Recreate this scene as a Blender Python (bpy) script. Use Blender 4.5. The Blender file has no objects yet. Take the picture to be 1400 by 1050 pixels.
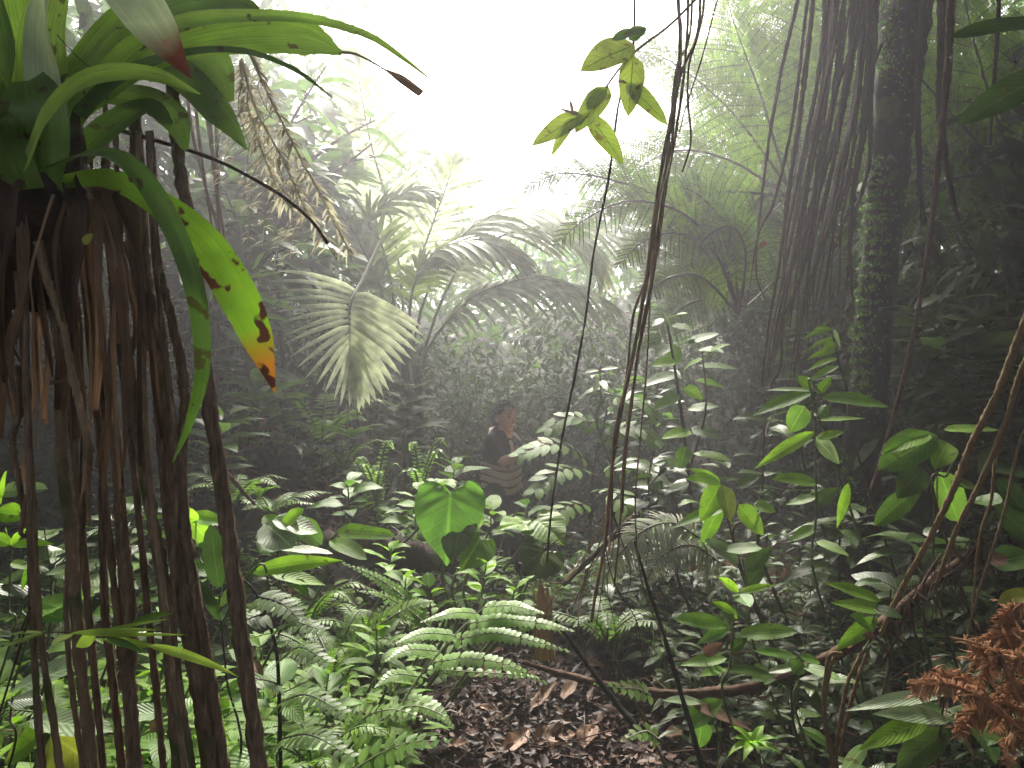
import bpy, math, random
import numpy as np
from mathutils import Vector, Matrix

# ------------------------------------------------------------------ basics
F = 1080.0                      # focal length in photograph pixels (1400 wide)
EYE = 1.6
rng = np.random.default_rng(11)
random.seed(11)
scene = bpy.context.scene
col = scene.collection

def P(px, py, d):
    """a point d metres in front of the camera, seen at photo pixel px,py"""
    return np.array([(px - 700.0) / F * d, d, EYE + (525.0 - py) / F * d])

def nrm(a):
    a = np.asarray(a, float)
    return a / np.maximum(np.linalg.norm(a, axis=-1, keepdims=True), 1e-9)

def U(a, b, n=None):
    return rng.uniform(a, b, n)

def spl(pts, n):
    """catmull-rom through pts -> n points"""
    p = np.asarray(pts, float)
    if len(p) == 2:
        return p[0] + (p[1] - p[0]) * np.linspace(0, 1, n)[:, None]
    q = np.vstack([2 * p[0] - p[1], p, 2 * p[-1] - p[-2]])
    t = np.linspace(0, len(p) - 1 - 1e-6, n)
    i = t.astype(int); u = (t - i)[:, None]
    a, b, c, d = q[i], q[i + 1], q[i + 2], q[i + 3]
    return 0.5 * (2 * b + (c - a) * u + (2 * a - 5 * b + 4 * c - d) * u ** 2 + (3 * b - a - 3 * c + d) * u ** 3)

def lerpv(vals, n):
    vals = np.asarray(vals, float)
    if vals.ndim == 0:
        return np.full(n, float(vals))
    return np.interp(np.linspace(0, 1, n), np.linspace(0, 1, len(vals)), vals)

class Geo:
    def __init__(s):
        s.v, s.f, s.uv, s.r, s.m, s.n = [], [], [], [], [], 0
    def add(s, v, q, uv, rnd=0.5, mi=0):
        v = np.asarray(v, float).reshape(-1, 3); q = np.asarray(q, int).reshape(-1, 4)
        s.v.append(v); s.f.append(q + s.n); s.uv.append(np.asarray(uv, float).reshape(-1, 2))
        r = np.asarray(rnd, float)
        s.r.append(np.full(len(v), float(r)) if r.ndim == 0 else r.reshape(-1))
        s.m.append(np.full(len(q), mi, int)); s.n += len(v)

def obj(name, g, mats, parent=None, smooth=True):
    if not isinstance(mats, (list, tuple)):
        mats = [mats]
    me = bpy.data.meshes.new(name)
    V = np.vstack(g.v); Q = np.vstack(g.f); UVs = np.vstack(g.uv); R = np.concatenate(g.r); M = np.concatenate(g.m)
    me.vertices.add(len(V)); me.vertices.foreach_set('co', V.ravel())
    me.loops.add(Q.size); me.loops.foreach_set('vertex_index', Q.ravel())
    me.polygons.add(len(Q)); me.polygons.foreach_set('loop_start', np.arange(0, Q.size, 4))
    me.polygons.foreach_set('material_index', M)
    me.polygons.foreach_set('use_smooth', np.full(len(Q), smooth))
    ul = me.uv_layers.new(name='UVMap'); ul.data.foreach_set('uv', UVs[Q.ravel()].ravel())
    at = me.attributes.new('rnd', 'FLOAT', 'POINT'); at.data.foreach_set('value', R)
    for m in mats:
        me.materials.append(m)
    me.update(); me.validate()
    o = bpy.data.objects.new(name, me); col.objects.link(o)
    if parent is not None:
        o.parent = parent
        o.matrix_parent_inverse = Matrix.Translation(-parent.location)
    return o

def tag(o, label, cat, group=None):
    o['label'] = label; o['category'] = cat
    if group: o['group'] = group
    return o

def thing(name, label, cat, loc, group=None):
    o = bpy.data.objects.new(name, None); col.objects.link(o)
    o.location = Vector([float(x) for x in loc]); o.empty_display_size = .1
    return tag(o, label, cat, group)

# ------------------------------------------------------------------ leaf / tube / frond generators
def pw(a, b):
    m = a / (a + b); k = m ** a * (1 - m) ** b
    return lambda t: np.clip(t, 0, 1) ** a * np.clip(1 - t, 0, 1) ** b / k
PROF = {
    'ovate': pw(.5, .8), 'lance': pw(.7, 1.05), 'elliptic': pw(.6, .65), 'obov': pw(.95, .5),
    'oblong': lambda t: np.minimum(1, np.sqrt(np.clip(t, 0, 1) * 5)) * np.clip(1 - t, 0, 1) ** .3,
    'strap': lambda t: (.75 + .25 * np.sin(np.pi * t)) * np.clip(1 - t ** 3.2, 0, 1),
    'needle': lambda t: np.minimum(1, t * 6 + .35) * np.clip(1 - t, 0, 1) ** .55,
    'heart': lambda t: np.clip(1 - ((t - .30) / .70) ** 2, 0, 1) ** .5 * np.where(t > .3, 1 - .55 * np.clip((t - .3) / .7, 0, 1) ** 1.5, 1) * np.where(t < .3, np.sqrt(np.clip(t / .3, 0, 1)) * .35 + .65, 1) + .0,
    'tail': lambda t: pw(.45, .75)(np.clip(t / .8, 0, 1)) * (t < .8) + .045 * (t >= .6) * np.clip(1 - t, 0, 1) / .4,
}

def leaves(g, B, D, N, L, W, prof='ovate', S=5, C=1, droop=.15, fold=.12, wave=0., mi=0, rnd=None, curl=0., side=0.):
    B = np.atleast_2d(B).astype(float); n = len(B)
    bc = lambda a: np.broadcast_to(np.asarray(a, float), (n,)).copy()
    D = nrm(np.broadcast_to(np.asarray(D, float), (n, 3))); N = np.broadcast_to(np.asarray(N, float), (n, 3))
    X = nrm(np.cross(D, N + 1e-5)); N2 = np.cross(X, D)
    L, W, droop, fold, curl, side = map(bc, (L, W, droop, fold, curl, side))
    t = np.linspace(0, 1, S + 1)
    c = np.linspace(-1, 1, 2 * C + 1)
    f = PROF[prof] if isinstance(prof, str) else prof
    hw = W[:, None] / 2 * np.maximum(f(t), .012)[None]
    ctr = B[:, None] + D[:, None] * (L[:, None] * t)[..., None]
    ctr = ctr + N2[:, None] * (curl[:, None] * L[:, None] * t ** 2)[..., None] + X[:, None] * (side[:, None] * L[:, None] * t ** 2)[..., None]
    ctr[..., 2] -= droop[:, None] * L[:, None] * t ** 2
    lift = fold[:, None, None] * np.abs(c)[None, None] * hw[..., None]
    if wave:
        ph = U(0, 6.28, (n, 1, 2 * C + 1)); fr = U(8, 15, (n, 1, 1))
        lift = lift + wave * hw[..., None] * np.abs(c) * np.sin(fr * t[None, :, None] + ph)
    # bend the blade normal along with the droop
    v = ctr[:, :, None] + X[:, None, None] * (c[None, None] * hw[..., None])[..., None] + N2[:, None, None] * lift[..., None]
    K = 2 * C + 1
    i, j = np.meshgrid(np.arange(S), np.arange(K - 1), indexing='ij')
    a = (i * K + j).ravel()
    q = np.stack([a, a + 1, a + K + 1, a + K], 1)
    q = (q[None] + (np.arange(n) * (S + 1) * K)[:, None, None]).reshape(-1, 4)
    uv = np.stack(np.broadcast_arrays(((c + 1) / 2)[None, None], t[None, :, None]), -1)
    uv = np.broadcast_to(uv, (n, S + 1, K, 2))
    r = U(0, 1, n) if rnd is None else bc(rnd)
    g.add(v, q, uv, np.repeat(r, (S + 1) * K), mi)

def tube(g, pts, r, sides=7, mi=0, bump=0., rnd=.5):
    p = np.asarray(pts, float); K = len(p); r = lerpv(r, K)
    T = nrm(np.gradient(p, axis=0))
    a = np.array([0, 0, 1.]) if abs(T[0][2]) < .8 else np.array([1., 0, 0])
    n0 = nrm(np.cross(T[0], a)); Ns = []
    for k in range(K):
        n0 = n0 - T[k] * np.dot(n0, T[k]); n0 = nrm(n0); Ns.append(n0)
    Ns = np.array(Ns); Bs = np.cross(T, Ns)
    an = np.linspace(0, 2 * np.pi, sides + 1)
    rr = r[:, None] * np.ones(sides + 1)
    if bump:
        e = rng.normal(0, bump, (K, sides)); e = np.hstack([e, e[:, :1]]); rr = rr * (1 + np.clip(e, -.6, .9))
    v = p[:, None] + (Ns[:, None] * np.cos(an)[None, :, None] + Bs[:, None] * np.sin(an)[None, :, None]) * rr[..., None]
    s1 = sides + 1
    i, j = np.meshgrid(np.arange(K - 1), np.arange(sides), indexing='ij'); a = (i * s1 + j).ravel()
    q = np.stack([a, a + 1, a + s1 + 1, a + s1], 1)
    ln = np.concatenate([[0], np.cumsum(np.linalg.norm(np.diff(p, axis=0), axis=1))])
    uv = np.stack(np.broadcast_arrays((an / 6.283)[None], ln[:, None]), -1)
    g.add(v, q, uv, rnd, mi)

def wob(pts, amp, n):
    """spline with a little random wander"""
    p = spl(pts, n)
    k = max(3, n // 14)
    e = rng.normal(0, amp, (k, 3)); e[0] = 0
    return p + spl(e, n)

def frond(g, ctrl, n, plen, pwid, up=(0, 0, 1), t0=.12, ang=(70, 35), prof='needle', lp=None, droop=.3, S=4, C=1, fold=.1,
          r=.006, mi=0, ms=1, jit=.06, lift=0., bip=0, bl=.2, bw=.4, bdroop=.1, gaps=0., curl=0., sides=(-1, 1), bprof='oblong', bS=2, bang=65):
    """pinnate (or, with bip leaflets per half-pinna, bipinnate) leaf along ctrl points"""
    K = max(12, n)
    c = spl(ctrl, 60); T = nrm(np.gradient(c, axis=0)); upv = np.asarray(up, float)
    tube(g, c[::4] if len(c) > 20 else c, [r, r * .8, r * .25], 5, ms)
    tt = np.linspace(t0, .995, n)
    idx = np.clip((tt * 59).astype(int), 0, 59)
    if lp is None:
        lp = lambda t: np.clip(np.sin(np.pi * (.12 + .86 * t) ** .8), .05, 1) ** .8
    for s in sides:
        b = c[idx] + T[idx] * 0; tg = T[idx]
        if s > 0: b = b + tg * (np.linalg.norm(c[-1] - c[0]) / n * .35)
        sd = nrm(np.cross(tg, upv)) * s
        nn = np.cross(sd, tg) * s
        nn = np.where((nn @ upv)[:, None] < 0, -nn, nn)
        u = (tt - t0) / (1 - t0)
        a = np.radians(ang[0] + (ang[1] - ang[0]) * u + rng.normal(0, jit * 40, n))
        D = tg * np.cos(a)[:, None] + sd * np.sin(a)[:, None] + nn * (lift + rng.normal(0, jit, n))[:, None]
        L = plen * lp(u) * (1 + rng.normal(0, jit, n))
        keep = U(0, 1, n) >= gaps
        b, D, nn, L, u2 = b[keep], nrm(D[keep]), nn[keep], L[keep], u[keep]
        if not len(b): continue
        if not bip:
            leaves(g, b, D, nn, L, pwid * (.6 + .4 * L / plen), prof, S, C, droop * U(.7, 1.3, len(b)), fold, 0, mi, None, curl)
        else:
            m = len(b)
            # pinna midribs as thin leaves
            leaves(g, b, D, nn, L, np.full(m, pwid * .12), 'needle', 5, 1, droop, 0, 0, ms)
            q = np.linspace(.05, .98, bip)
            for s2 in (-1, 1):
                xx = nrm(np.cross(D, nn)) * s2
                bb = b[:, None] + D[:, None] * (L[:, None] * q)[..., None]
                bb[..., 2] -= droop * L[:, None] * q ** 2
                td = D[:, None] * np.ones((1, bip, 1)); td = td.copy(); td[..., 2] -= 2 * droop * q[None] ; td = nrm(td)
                ba = np.radians(bang)
                d2 = td * math.cos(ba) + xx[:, None] * math.sin(ba) + rng.normal(0, jit, (m, bip, 3))
                l2 = bl * L[:, None] * np.clip(1.05 - q ** 1.6, .12, 1)[None] * (1 + rng.normal(0, jit, (m, bip)))
                l2 = np.minimum(l2, bl * plen)
                leaves(g, bb.reshape(-1, 3), d2.reshape(-1, 3), np.repeat(nn, bip, 0), l2.ravel(), l2.ravel() * bw, bprof, bS, 1, bdroop, fold, 0, mi)

# ------------------------------------------------------------------ materials
def nodes(name):
    m = bpy.data.materials.new(name); m.use_nodes = True
    nt = m.node_tree; nt.nodes.clear()
    return m, nt, nt.nodes, nt.links

def leaf_mat(name, c1, c2, rough=.52, trans=.35, tcol=None, vein=0., nv=11., veincol=None, spot=None, spotcol=(.05, .018, .006), spot_t=.62,
             spot_s=9., bump=.3, spec=.24, tipcol=None, mott=.35, streak=0.):
    m, nt, ns, lk = nodes(name)
    def N(t, **k):
        n = ns.new(t)
        for a, b in k.items():
            setattr(n, a, b)
        return n
    def mix(f, a, b, bt='MIX'):
        n = N('ShaderNodeMix', data_type='RGBA', blend_type=bt)
        for s, v in ((0, f), (6, a), (7, b)):
            if hasattr(v, 'links'): lk.new(v, n.inputs[s])
            else: n.inputs[s].default_value = v if s == 0 else (*v, 1)
        return n.outputs[2]
    def math_(op, a, b=0., c=0.):
        n = N('ShaderNodeMath', operation=op)
        for i, v in enumerate((a, b, c)):
            if hasattr(v, 'links'): lk.new(v, n.inputs[i])
            else: n.inputs[i].default_value = v
        return n.outputs[0]
    at = N('ShaderNodeAttribute', attribute_name='rnd'); r = at.outputs['Fac']
    tc = N('ShaderNodeTexCoord'); uvn = N('ShaderNodeSeparateXYZ'); lk.new(tc.outputs['UV'], uvn.inputs[0])
    geo = N('ShaderNodeNewGeometry')
    no = N('ShaderNodeTexNoise'); no.inputs['Scale'].default_value = 14; no.inputs['Detail'].default_value = 4
    lk.new(geo.outputs['Position'], no.inputs['Vector'])
    base = mix(r, c1, c2)
    nf = N('ShaderNodeMapRange'); lk.new(no.outputs['Fac'], nf.inputs[0])
    nf.inputs[1].default_value = .3; nf.inputs[2].default_value = .7; nf.inputs[3].default_value = 1 - mott; nf.inputs[4].default_value = 1 + mott
    hs = N('ShaderNodeHueSaturation'); lk.new(base, hs.inputs['Color']); lk.new(nf.outputs[0], hs.inputs['Value'])
    colr = hs.outputs['Color']
    au = math_('ABSOLUTE', math_('SUBTRACT', uvn.outputs[0], .5))
    hgt = no.outputs['Fac']
    if vein:
        ph = math_('SUBTRACT', math_('MULTIPLY', uvn.outputs[1], nv), math_('MULTIPLY', au, nv * .55))
        fr = math_('ABSOLUTE', math_('SUBTRACT', math_('FRACT', ph), .5))
        sv = N('ShaderNodeMapRange'); lk.new(fr, sv.inputs[0]); sv.inputs[1].default_value = .0; sv.inputs[2].default_value = .11
        sv.inputs[3].default_value = 1; sv.inputs[4].default_value = 0
        mr = N('ShaderNodeMapRange'); lk.new(au, mr.inputs[0]); mr.inputs[1].default_value = .012; mr.inputs[2].default_value = .035
        mr.inputs[3].default_value = 1; mr.inputs[4].default_value = 0
        vf = math_('MAXIMUM', math_('MULTIPLY', sv.outputs[0], .55), mr.outputs[0])
        colr = mix(math_('MULTIPLY', vf, vein), colr, veincol or tuple(min(1, x * 2.2 + .02) for x in c2))
        hgt = math_('ADD', math_('MULTIPLY', no.outputs['Fac'], .5), math_('MULTIPLY', fr, 1.2))
    if streak:
        mp = N('ShaderNodeMapping'); mp.inputs['Scale'].default_value = (34, 3, 1); lk.new(tc.outputs['UV'], mp.inputs[0])
        n3 = N('ShaderNodeTexNoise'); n3.inputs['Scale'].default_value = 1; n3.inputs['Detail'].default_value = 3; lk.new(mp.outputs[0], n3.inputs['Vector'])
        s3 = N('ShaderNodeMapRange'); lk.new(n3.outputs['Fac'], s3.inputs[0]); s3.inputs[1].default_value = .3; s3.inputs[2].default_value = .7; s3.inputs[3].default_value = 1 - streak; s3.inputs[4].default_value = 1 + streak
        h3 = N('ShaderNodeHueSaturation'); lk.new(colr, h3.inputs['Color']); lk.new(s3.outputs[0], h3.inputs['Value']); colr = h3.outputs['Color']
        hgt = math_('ADD', hgt, math_('MULTIPLY', n3.outputs['Fac'], 1.5))
    if tipcol:
        tp = N('ShaderNodeMapRange'); lk.new(math_('ADD', uvn.outputs[1], math_('MULTIPLY', no.outputs['Fac'], .16)), tp.inputs[0])
        tp.inputs[1].default_value = .9; tp.inputs[2].default_value = 1.0
        colr = mix(tp.outputs[0], colr, tipcol)
    if spot:
        n2 = N('ShaderNodeTexNoise'); n2.inputs['Scale'].default_value = spot_s; n2.inputs['Detail'].default_value = 2
        lk.new(geo.outputs['Position'], n2.inputs['Vector'])
        sp = N('ShaderNodeMapRange'); lk.new(n2.outputs['Fac'], sp.inputs[0]); sp.inputs[1].default_value = spot_t; sp.inputs[2].default_value = spot_t + .035
        colr = mix(math_('MULTIPLY', sp.outputs[0], spot), colr, spotcol)
    bs = N('ShaderNodeBsdfPrincipled'); lk.new(colr, bs.inputs['Base Color'])
    bs.inputs['Roughness'].default_value = rough; bs.inputs['Specular IOR Level'].default_value = spec
    bp = N('ShaderNodeBump'); bp.inputs['Strength'].default_value = bump; bp.inputs['Distance'].default_value = .004
    lk.new(hgt, bp.inputs['Height']); lk.new(bp.outputs[0], bs.inputs['Normal'])
    out = N('ShaderNodeOutputMaterial')
    if trans > 0:
        tr = N('ShaderNodeBsdfTranslucent')
        tcm = mix(1., colr, tcol or (1.6, 1.75, 1.0), 'MULTIPLY'); lk.new(tcm, tr.inputs[0])
        ms = N('ShaderNodeMixShader'); ms.inputs[0].default_value = trans
        lk.new(bs.outputs[0], ms.inputs[1]); lk.new(tr.outputs[0], ms.inputs[2]); lk.new(ms.outputs[0], out.inputs[0])
    else:
        lk.new(bs.outputs[0], out.inputs[0])
    return m

def bark_mat(name, c1, c2, c3=None, moss=0., sx=30., sy=6., bump=.6, rough=.85, mosscol=(.05, .07, .015)):
    m, nt, ns, lk = nodes(name)
    geo = ns.new('ShaderNodeNewGeometry'); mp = ns.new('ShaderNodeMapping'); mp.inputs['Scale'].default_value = (sx, sx, sy)
    lk.new(geo.outputs['Position'], mp.inputs[0])
    n1 = ns.new('ShaderNodeTexNoise'); n1.inputs['Scale'].default_value = 1; n1.inputs['Detail'].default_value = 6; n1.inputs['Roughness'].default_value = .7
    lk.new(mp.outputs[0], n1.inputs['Vector'])
    cr = ns.new('ShaderNodeValToRGB'); cr.color_ramp.elements[0].position = .32; cr.color_ramp.elements[1].position = .7
    cr.color_ramp.elements[0].color = (*c1, 1); cr.color_ramp.elements[1].color = (*c2, 1)
    if c3:
        e = cr.color_ramp.elements.new(.6); e.color = (*c3, 1)
    lk.new(n1.outputs['Fac'], cr.inputs[0]); colr = cr.outputs[0]
    if moss:
        n2 = ns.new('ShaderNodeTexNoise'); n2.inputs['Scale'].default_value = 7; n2.inputs['Detail'].default_value = 5
        lk.new(geo.outputs['Position'], n2.inputs['Vector'])
        mr = ns.new('ShaderNodeMapRange'); mr.inputs[1].default_value = .66 - .3 * moss; mr.inputs[2].default_value = .74 - .3 * moss
        lk.new(n2.outputs['Fac'], mr.inputs[0])
        mx = ns.new('ShaderNodeMix'); mx.data_type = 'RGBA'; lk.new(mr.outputs[0], mx.inputs[0]); lk.new(colr, mx.inputs[6]); mx.inputs[7].default_value = (*mosscol, 1)
        colr = mx.outputs[2]
    bs = ns.new('ShaderNodeBsdfPrincipled'); lk.new(colr, bs.inputs['Base Color']); bs.inputs['Roughness'].default_value = rough
    bs.inputs['Specular IOR Level'].default_value = .3
    bp = ns.new('ShaderNodeBump'); bp.inputs['Strength'].default_value = bump; bp.inputs['Distance'].default_value = .01
    lk.new(n1.outputs['Fac'], bp.inputs['Height']); lk.new(bp.outputs[0], bs.inputs['Normal'])
    out = ns.new('ShaderNodeOutputMaterial'); lk.new(bs.outputs[0], out.inputs[0])
    return m

def flat_mat(name, c, rough=.8, nz=40., amt=.3, bump=.2):
    c1 = tuple(x * (1 - amt) for x in c); c2 = tuple(min(1, x * (1 + amt)) for x in c)
    return bark_mat(name, c1, c2, sx=nz, sy=nz, bump=bump, rough=rough)

M = {}
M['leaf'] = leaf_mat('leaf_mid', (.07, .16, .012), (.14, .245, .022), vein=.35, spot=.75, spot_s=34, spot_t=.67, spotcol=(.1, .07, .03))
M['leafdk'] = leaf_mat('leaf_dark', (.024, .052, .012), (.055, .095, .02), rough=.36, trans=.25, vein=.3, spot=.75, spot_s=34, spot_t=.67, spotcol=(.1, .07, .03))  # darker leaf colour, also painted on for shade in bushes and undergrowth
M['leafbl'] = leaf_mat('leaf_bluish', (.06, .14, .024), (.115, .21, .036), rough=.48, trans=.35, vein=.45, spot=.75, spot_s=34, spot_t=.67, spotcol=(.1, .07, .03))
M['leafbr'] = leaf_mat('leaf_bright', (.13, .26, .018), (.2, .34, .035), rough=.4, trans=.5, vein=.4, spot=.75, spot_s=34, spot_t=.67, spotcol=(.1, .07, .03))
M['lime'] = leaf_mat('lime_leaf', (.26, .38, .06), (.33, .44, .09), trans=.5, streak=.15)
M['heart'] = leaf_mat('heart_leaf', (.065, .155, .022), (.085, .185, .03), trans=.42, vein=.45, nv=7, mott=.2)
M['leafpale'] = leaf_mat('leaf_pale', (.13, .19, .1), (.2, .26, .15), rough=.45, trans=.25, vein=.5, spot=.75, spot_s=34, spot_t=.67, spotcol=(.1, .07, .03))
M['leafyl'] = leaf_mat('leaf_yellow', (.22, .27, .03), (.3, .3, .05), rough=.45, trans=.5, vein=.4, spot=.8)
M['spotted'] = leaf_mat('leaf_spotted', (.14, .27, .015), (.17, .3, .02), rough=.38, trans=.5, spot=1, spot_s=30, spot_t=.575, spotcol=(.05, .014, .008), tipcol=(.42, .15, .01), streak=.15)
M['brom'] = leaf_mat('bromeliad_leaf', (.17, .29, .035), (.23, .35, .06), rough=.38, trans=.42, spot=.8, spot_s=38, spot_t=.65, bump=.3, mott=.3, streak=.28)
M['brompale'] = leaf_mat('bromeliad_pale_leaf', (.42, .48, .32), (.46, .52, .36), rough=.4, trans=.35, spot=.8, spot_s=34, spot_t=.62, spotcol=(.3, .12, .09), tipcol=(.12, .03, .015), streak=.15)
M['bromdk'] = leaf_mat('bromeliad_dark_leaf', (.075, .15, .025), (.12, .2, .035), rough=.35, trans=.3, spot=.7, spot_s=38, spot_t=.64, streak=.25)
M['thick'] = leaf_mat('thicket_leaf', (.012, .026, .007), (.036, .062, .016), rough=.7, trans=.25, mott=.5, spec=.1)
M['hazyleaf'] = leaf_mat('shrub_leaf', (.045, .095, .022), (.095, .165, .045), rough=.4, trans=.45, mott=.4)
M['spray'] = leaf_mat('spray_leaf', (.17, .23, .035), (.23, .28, .055), trans=.5, vein=.8, nv=8, veincol=(.03, .06, .012), spot=.8, spot_s=40, spot_t=.63, spotcol=(.1, .06, .02))
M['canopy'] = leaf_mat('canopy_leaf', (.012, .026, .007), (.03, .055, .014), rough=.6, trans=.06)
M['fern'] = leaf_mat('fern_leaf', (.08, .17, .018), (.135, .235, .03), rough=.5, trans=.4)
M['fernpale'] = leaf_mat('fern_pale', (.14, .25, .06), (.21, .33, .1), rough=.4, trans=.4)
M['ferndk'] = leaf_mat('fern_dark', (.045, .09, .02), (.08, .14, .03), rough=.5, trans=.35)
M['tfern'] = leaf_mat('tree_fern_leaf', (.11, .19, .022), (.17, .25, .035), rough=.55, trans=.55)
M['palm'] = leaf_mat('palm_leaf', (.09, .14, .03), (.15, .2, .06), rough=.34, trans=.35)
M['palmlit'] = leaf_mat('palm_lit', (.34, .38, .28), (.46, .5, .38), rough=.4, trans=.6, tcol=(1.4, 1.4, 1.15))  # sky sheen and sunlight on the fronds are put into this paler colour
M['dead'] = leaf_mat('dead_leaf', (.11, .067, .038), (.27, .17, .1), rough=.75, trans=.2, tcol=(1.1, 1.05, 1.), spec=.2, bump=.6, streak=.5)
M['deaddk'] = leaf_mat('dead_dark_leaf', (.045, .028, .018), (.1, .062, .038), rough=.8, trans=.15, tcol=(1.1, 1.05, 1.), spec=.2, bump=.6, streak=.5)
M['litter'] = leaf_mat('litter_leaf', (.01, .005, .004), (.085, .038, .02), rough=.62, trans=0, spec=.35, bump=.5, mott=.5)
M['fallen'] = leaf_mat('fallen_leaf', (.15, .085, .05), (.24, .14, .085), rough=.6, trans=.1, tcol=(1.1, 1, .95), vein=.4, nv=9, veincol=(.1, .045, .02), spec=.35)
M['rust'] = leaf_mat('rusty_fern', (.2, .1, .055), (.38, .22, .13), rough=.8, trans=.25, tcol=(1.1, 1., .9), spec=.15)
M['rustrib'] = flat_mat('rusty_rib', (.3, .13, .06), .8, 60)
M['greydead'] = leaf_mat('grey_dead_fern', (.17, .18, .13), (.27, .28, .21), rough=.7, trans=.2, spec=.2)
M['drylace'] = leaf_mat('dry_fern', (.34, .32, .25), (.52, .49, .4), rough=.7, trans=.45, tcol=(1.2, 1.2, 1), spec=.25)
M['gstem'] = flat_mat('green_stem', (.07, .1, .03), .55)
M['bstem'] = flat_mat('brown_stem', (.06, .04, .022), .7)
M['kstem'] = flat_mat('black_stem', (.018, .015, .012), .55)
M['palestem'] = flat_mat('pale_stem', (.2, .22, .12), .5)
M['root'] = bark_mat('aerial_root_bark', (.04, .026, .016), (.42, .3, .19), c3=(.2, .135, .085), moss=.12, sx=120, sy=18)
M['roottan'] = bark_mat('tan_root_bark', (.13, .09, .055), (.36, .26, .16), c3=(.22, .155, .09), moss=.1, sx=90, sy=30)
M['vine'] = bark_mat('vine_bark', (.09, .06, .033), (.32, .21, .12), c3=(.2, .13, .07), sx=120, sy=20)
M['vinedk'] = bark_mat('dark_vine_bark', (.025, .016, .01), (.12, .078, .05), c3=(.06, .038, .024), sx=120, sy=14)
M['vinetan'] = bark_mat('tan_vine_bark', (.1, .065, .025), (.26, .17, .07), c3=(.18, .115, .045), sx=150, sy=60)
M['trunk'] = bark_mat('mossy_trunk_bark', (.012, .011, .009), (.16, .15, .125), c3=(.035, .032, .026), moss=.35, sx=34, sy=14, bump=1.)
M['branch'] = bark_mat('brown_branch_bark', (.045, .022, .012), (.14, .07, .035), c3=(.09, .045, .025), sx=60, sy=60)
M['rotwood'] = bark_mat('rotten_wood', (.02, .013, .01), (.075, .045, .03), c3=(.045, .028, .018), moss=.25, sx=20, sy=20, bump=1.)
M['splint'] = bark_mat('splintered_wood', (.24, .13, .06), (.5, .32, .17), c3=(.4, .24, .12), sx=90, sy=5)
# ------------------------------------------------------------------ setting
def sm(x, a, b):
    t = np.clip((x - a) / (b - a), 0, 1); return t * t * (3 - 2 * t)
def gs(x, y, cx, cy, sx, sy):
    return np.exp(-((x - cx) / sx) ** 2 - ((y - cy) / sy) ** 2)
def H(x, y):
    x = np.asarray(x, float); y = np.asarray(y, float)
    h = .12 + 0 * x
    h = h + .95 * gs(x, y, -1.45, 5.05, .95, .85) + .35 * gs(x, y, -2.6, 3.2, 1.2, 1.2)
    h = h + .25 * gs(x, y, .9, 4.6, 1.0, .8)
    h = h - .45 * gs(x, y, 0.05, 6.25, .8, .75)
    h = h + .9 * sm(x, 1.2, 4.5) + 1.3 * sm(-x, 2.5, 6.0)
    h = h + np.where(y > 7.2, (y - 7.2) * .34, 0) * (1 - .6 * sm(y, 14, 26))
    h = h + .05 * np.sin(2.3 * x + 1.1 * y) + .04 * np.sin(4.1 * x - 3.3 * y + 1) + .02 * np.sin(9 * x + 7 * y)
    return h

def ground_sheet():
    g = Geo()
    def sheet(xs, ys, dz=0.):
        X, Y = np.meshgrid(xs, ys, indexing='ij'); Z = H(X, Y) + dz + rng.normal(0, .006, X.shape)
        n, m = X.shape; i, j = np.meshgrid(np.arange(n - 1), np.arange(m - 1), indexing='ij'); a = (i * m + j).ravel()
        g.add(np.stack([X, Y, Z], -1), np.stack([a, a + m, a + m + 1, a + 1], 1), np.stack([X, Y], -1))
    xs = np.concatenate([np.linspace(-34, -5, 40)[:-1], np.linspace(-5, 5, 150), np.linspace(5, 34, 40)[1:]])
    ys = np.concatenate([np.linspace(-34, 0, 40)[:-1], np.linspace(0, 9, 150), np.linspace(9, 34, 40)[1:]])
    sheet(xs, ys)
    m = bark_mat('forest_soil', (.012, .008, .006), (.05, .03, .02), c3=(.028, .018, .012), moss=.1, sx=16, sy=16, bump=1., rough=.8)
    o = obj('ground', g, m); o['kind'] = 'structure'
ground_sheet()

SUN_EL, SUN_AZ = math.radians(48), math.radians(-4)   # azimuth measured from +Y (view axis) towards +X
w = bpy.data.worlds.new('World'); scene.world = w; w.use_nodes = True
nt = w.node_tree; nt.nodes.clear()
sk = nt.nodes.new('ShaderNodeTexSky'); sk.sky_type = 'NISHITA'; sk.sun_disc = False
sk.sun_elevation = SUN_EL; sk.sun_rotation = SUN_AZ; sk.dust_density = 5.0; sk.air_density = 1.0; sk.ozone_density = .4
bg = nt.nodes.new('ShaderNodeBackground'); bg.inputs[1].default_value = .15
wo = nt.nodes.new('ShaderNodeOutputWorld'); hs = nt.nodes.new('ShaderNodeHueSaturation'); hs.inputs['Saturation'].default_value = .35; nt.links.new(sk.outputs[0], hs.inputs['Color']); nt.links.new(hs.outputs[0], bg.inputs[0]); nt.links.new(bg.outputs[0], wo.inputs[0])
sl = bpy.data.lights.new('sun', 'SUN'); sl.energy = 5; sl.angle = math.radians(16); sl.color = (1, .94, .82)
so = bpy.data.objects.new('sun', sl); col.objects.link(so)
sd = Vector((math.sin(SUN_AZ) * math.cos(SUN_EL), math.cos(SUN_AZ) * math.cos(SUN_EL), math.sin(SUN_EL)))
so.rotation_euler = sd.to_track_quat('Z', 'Y').to_euler(); so.location = sd * 60

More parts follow.
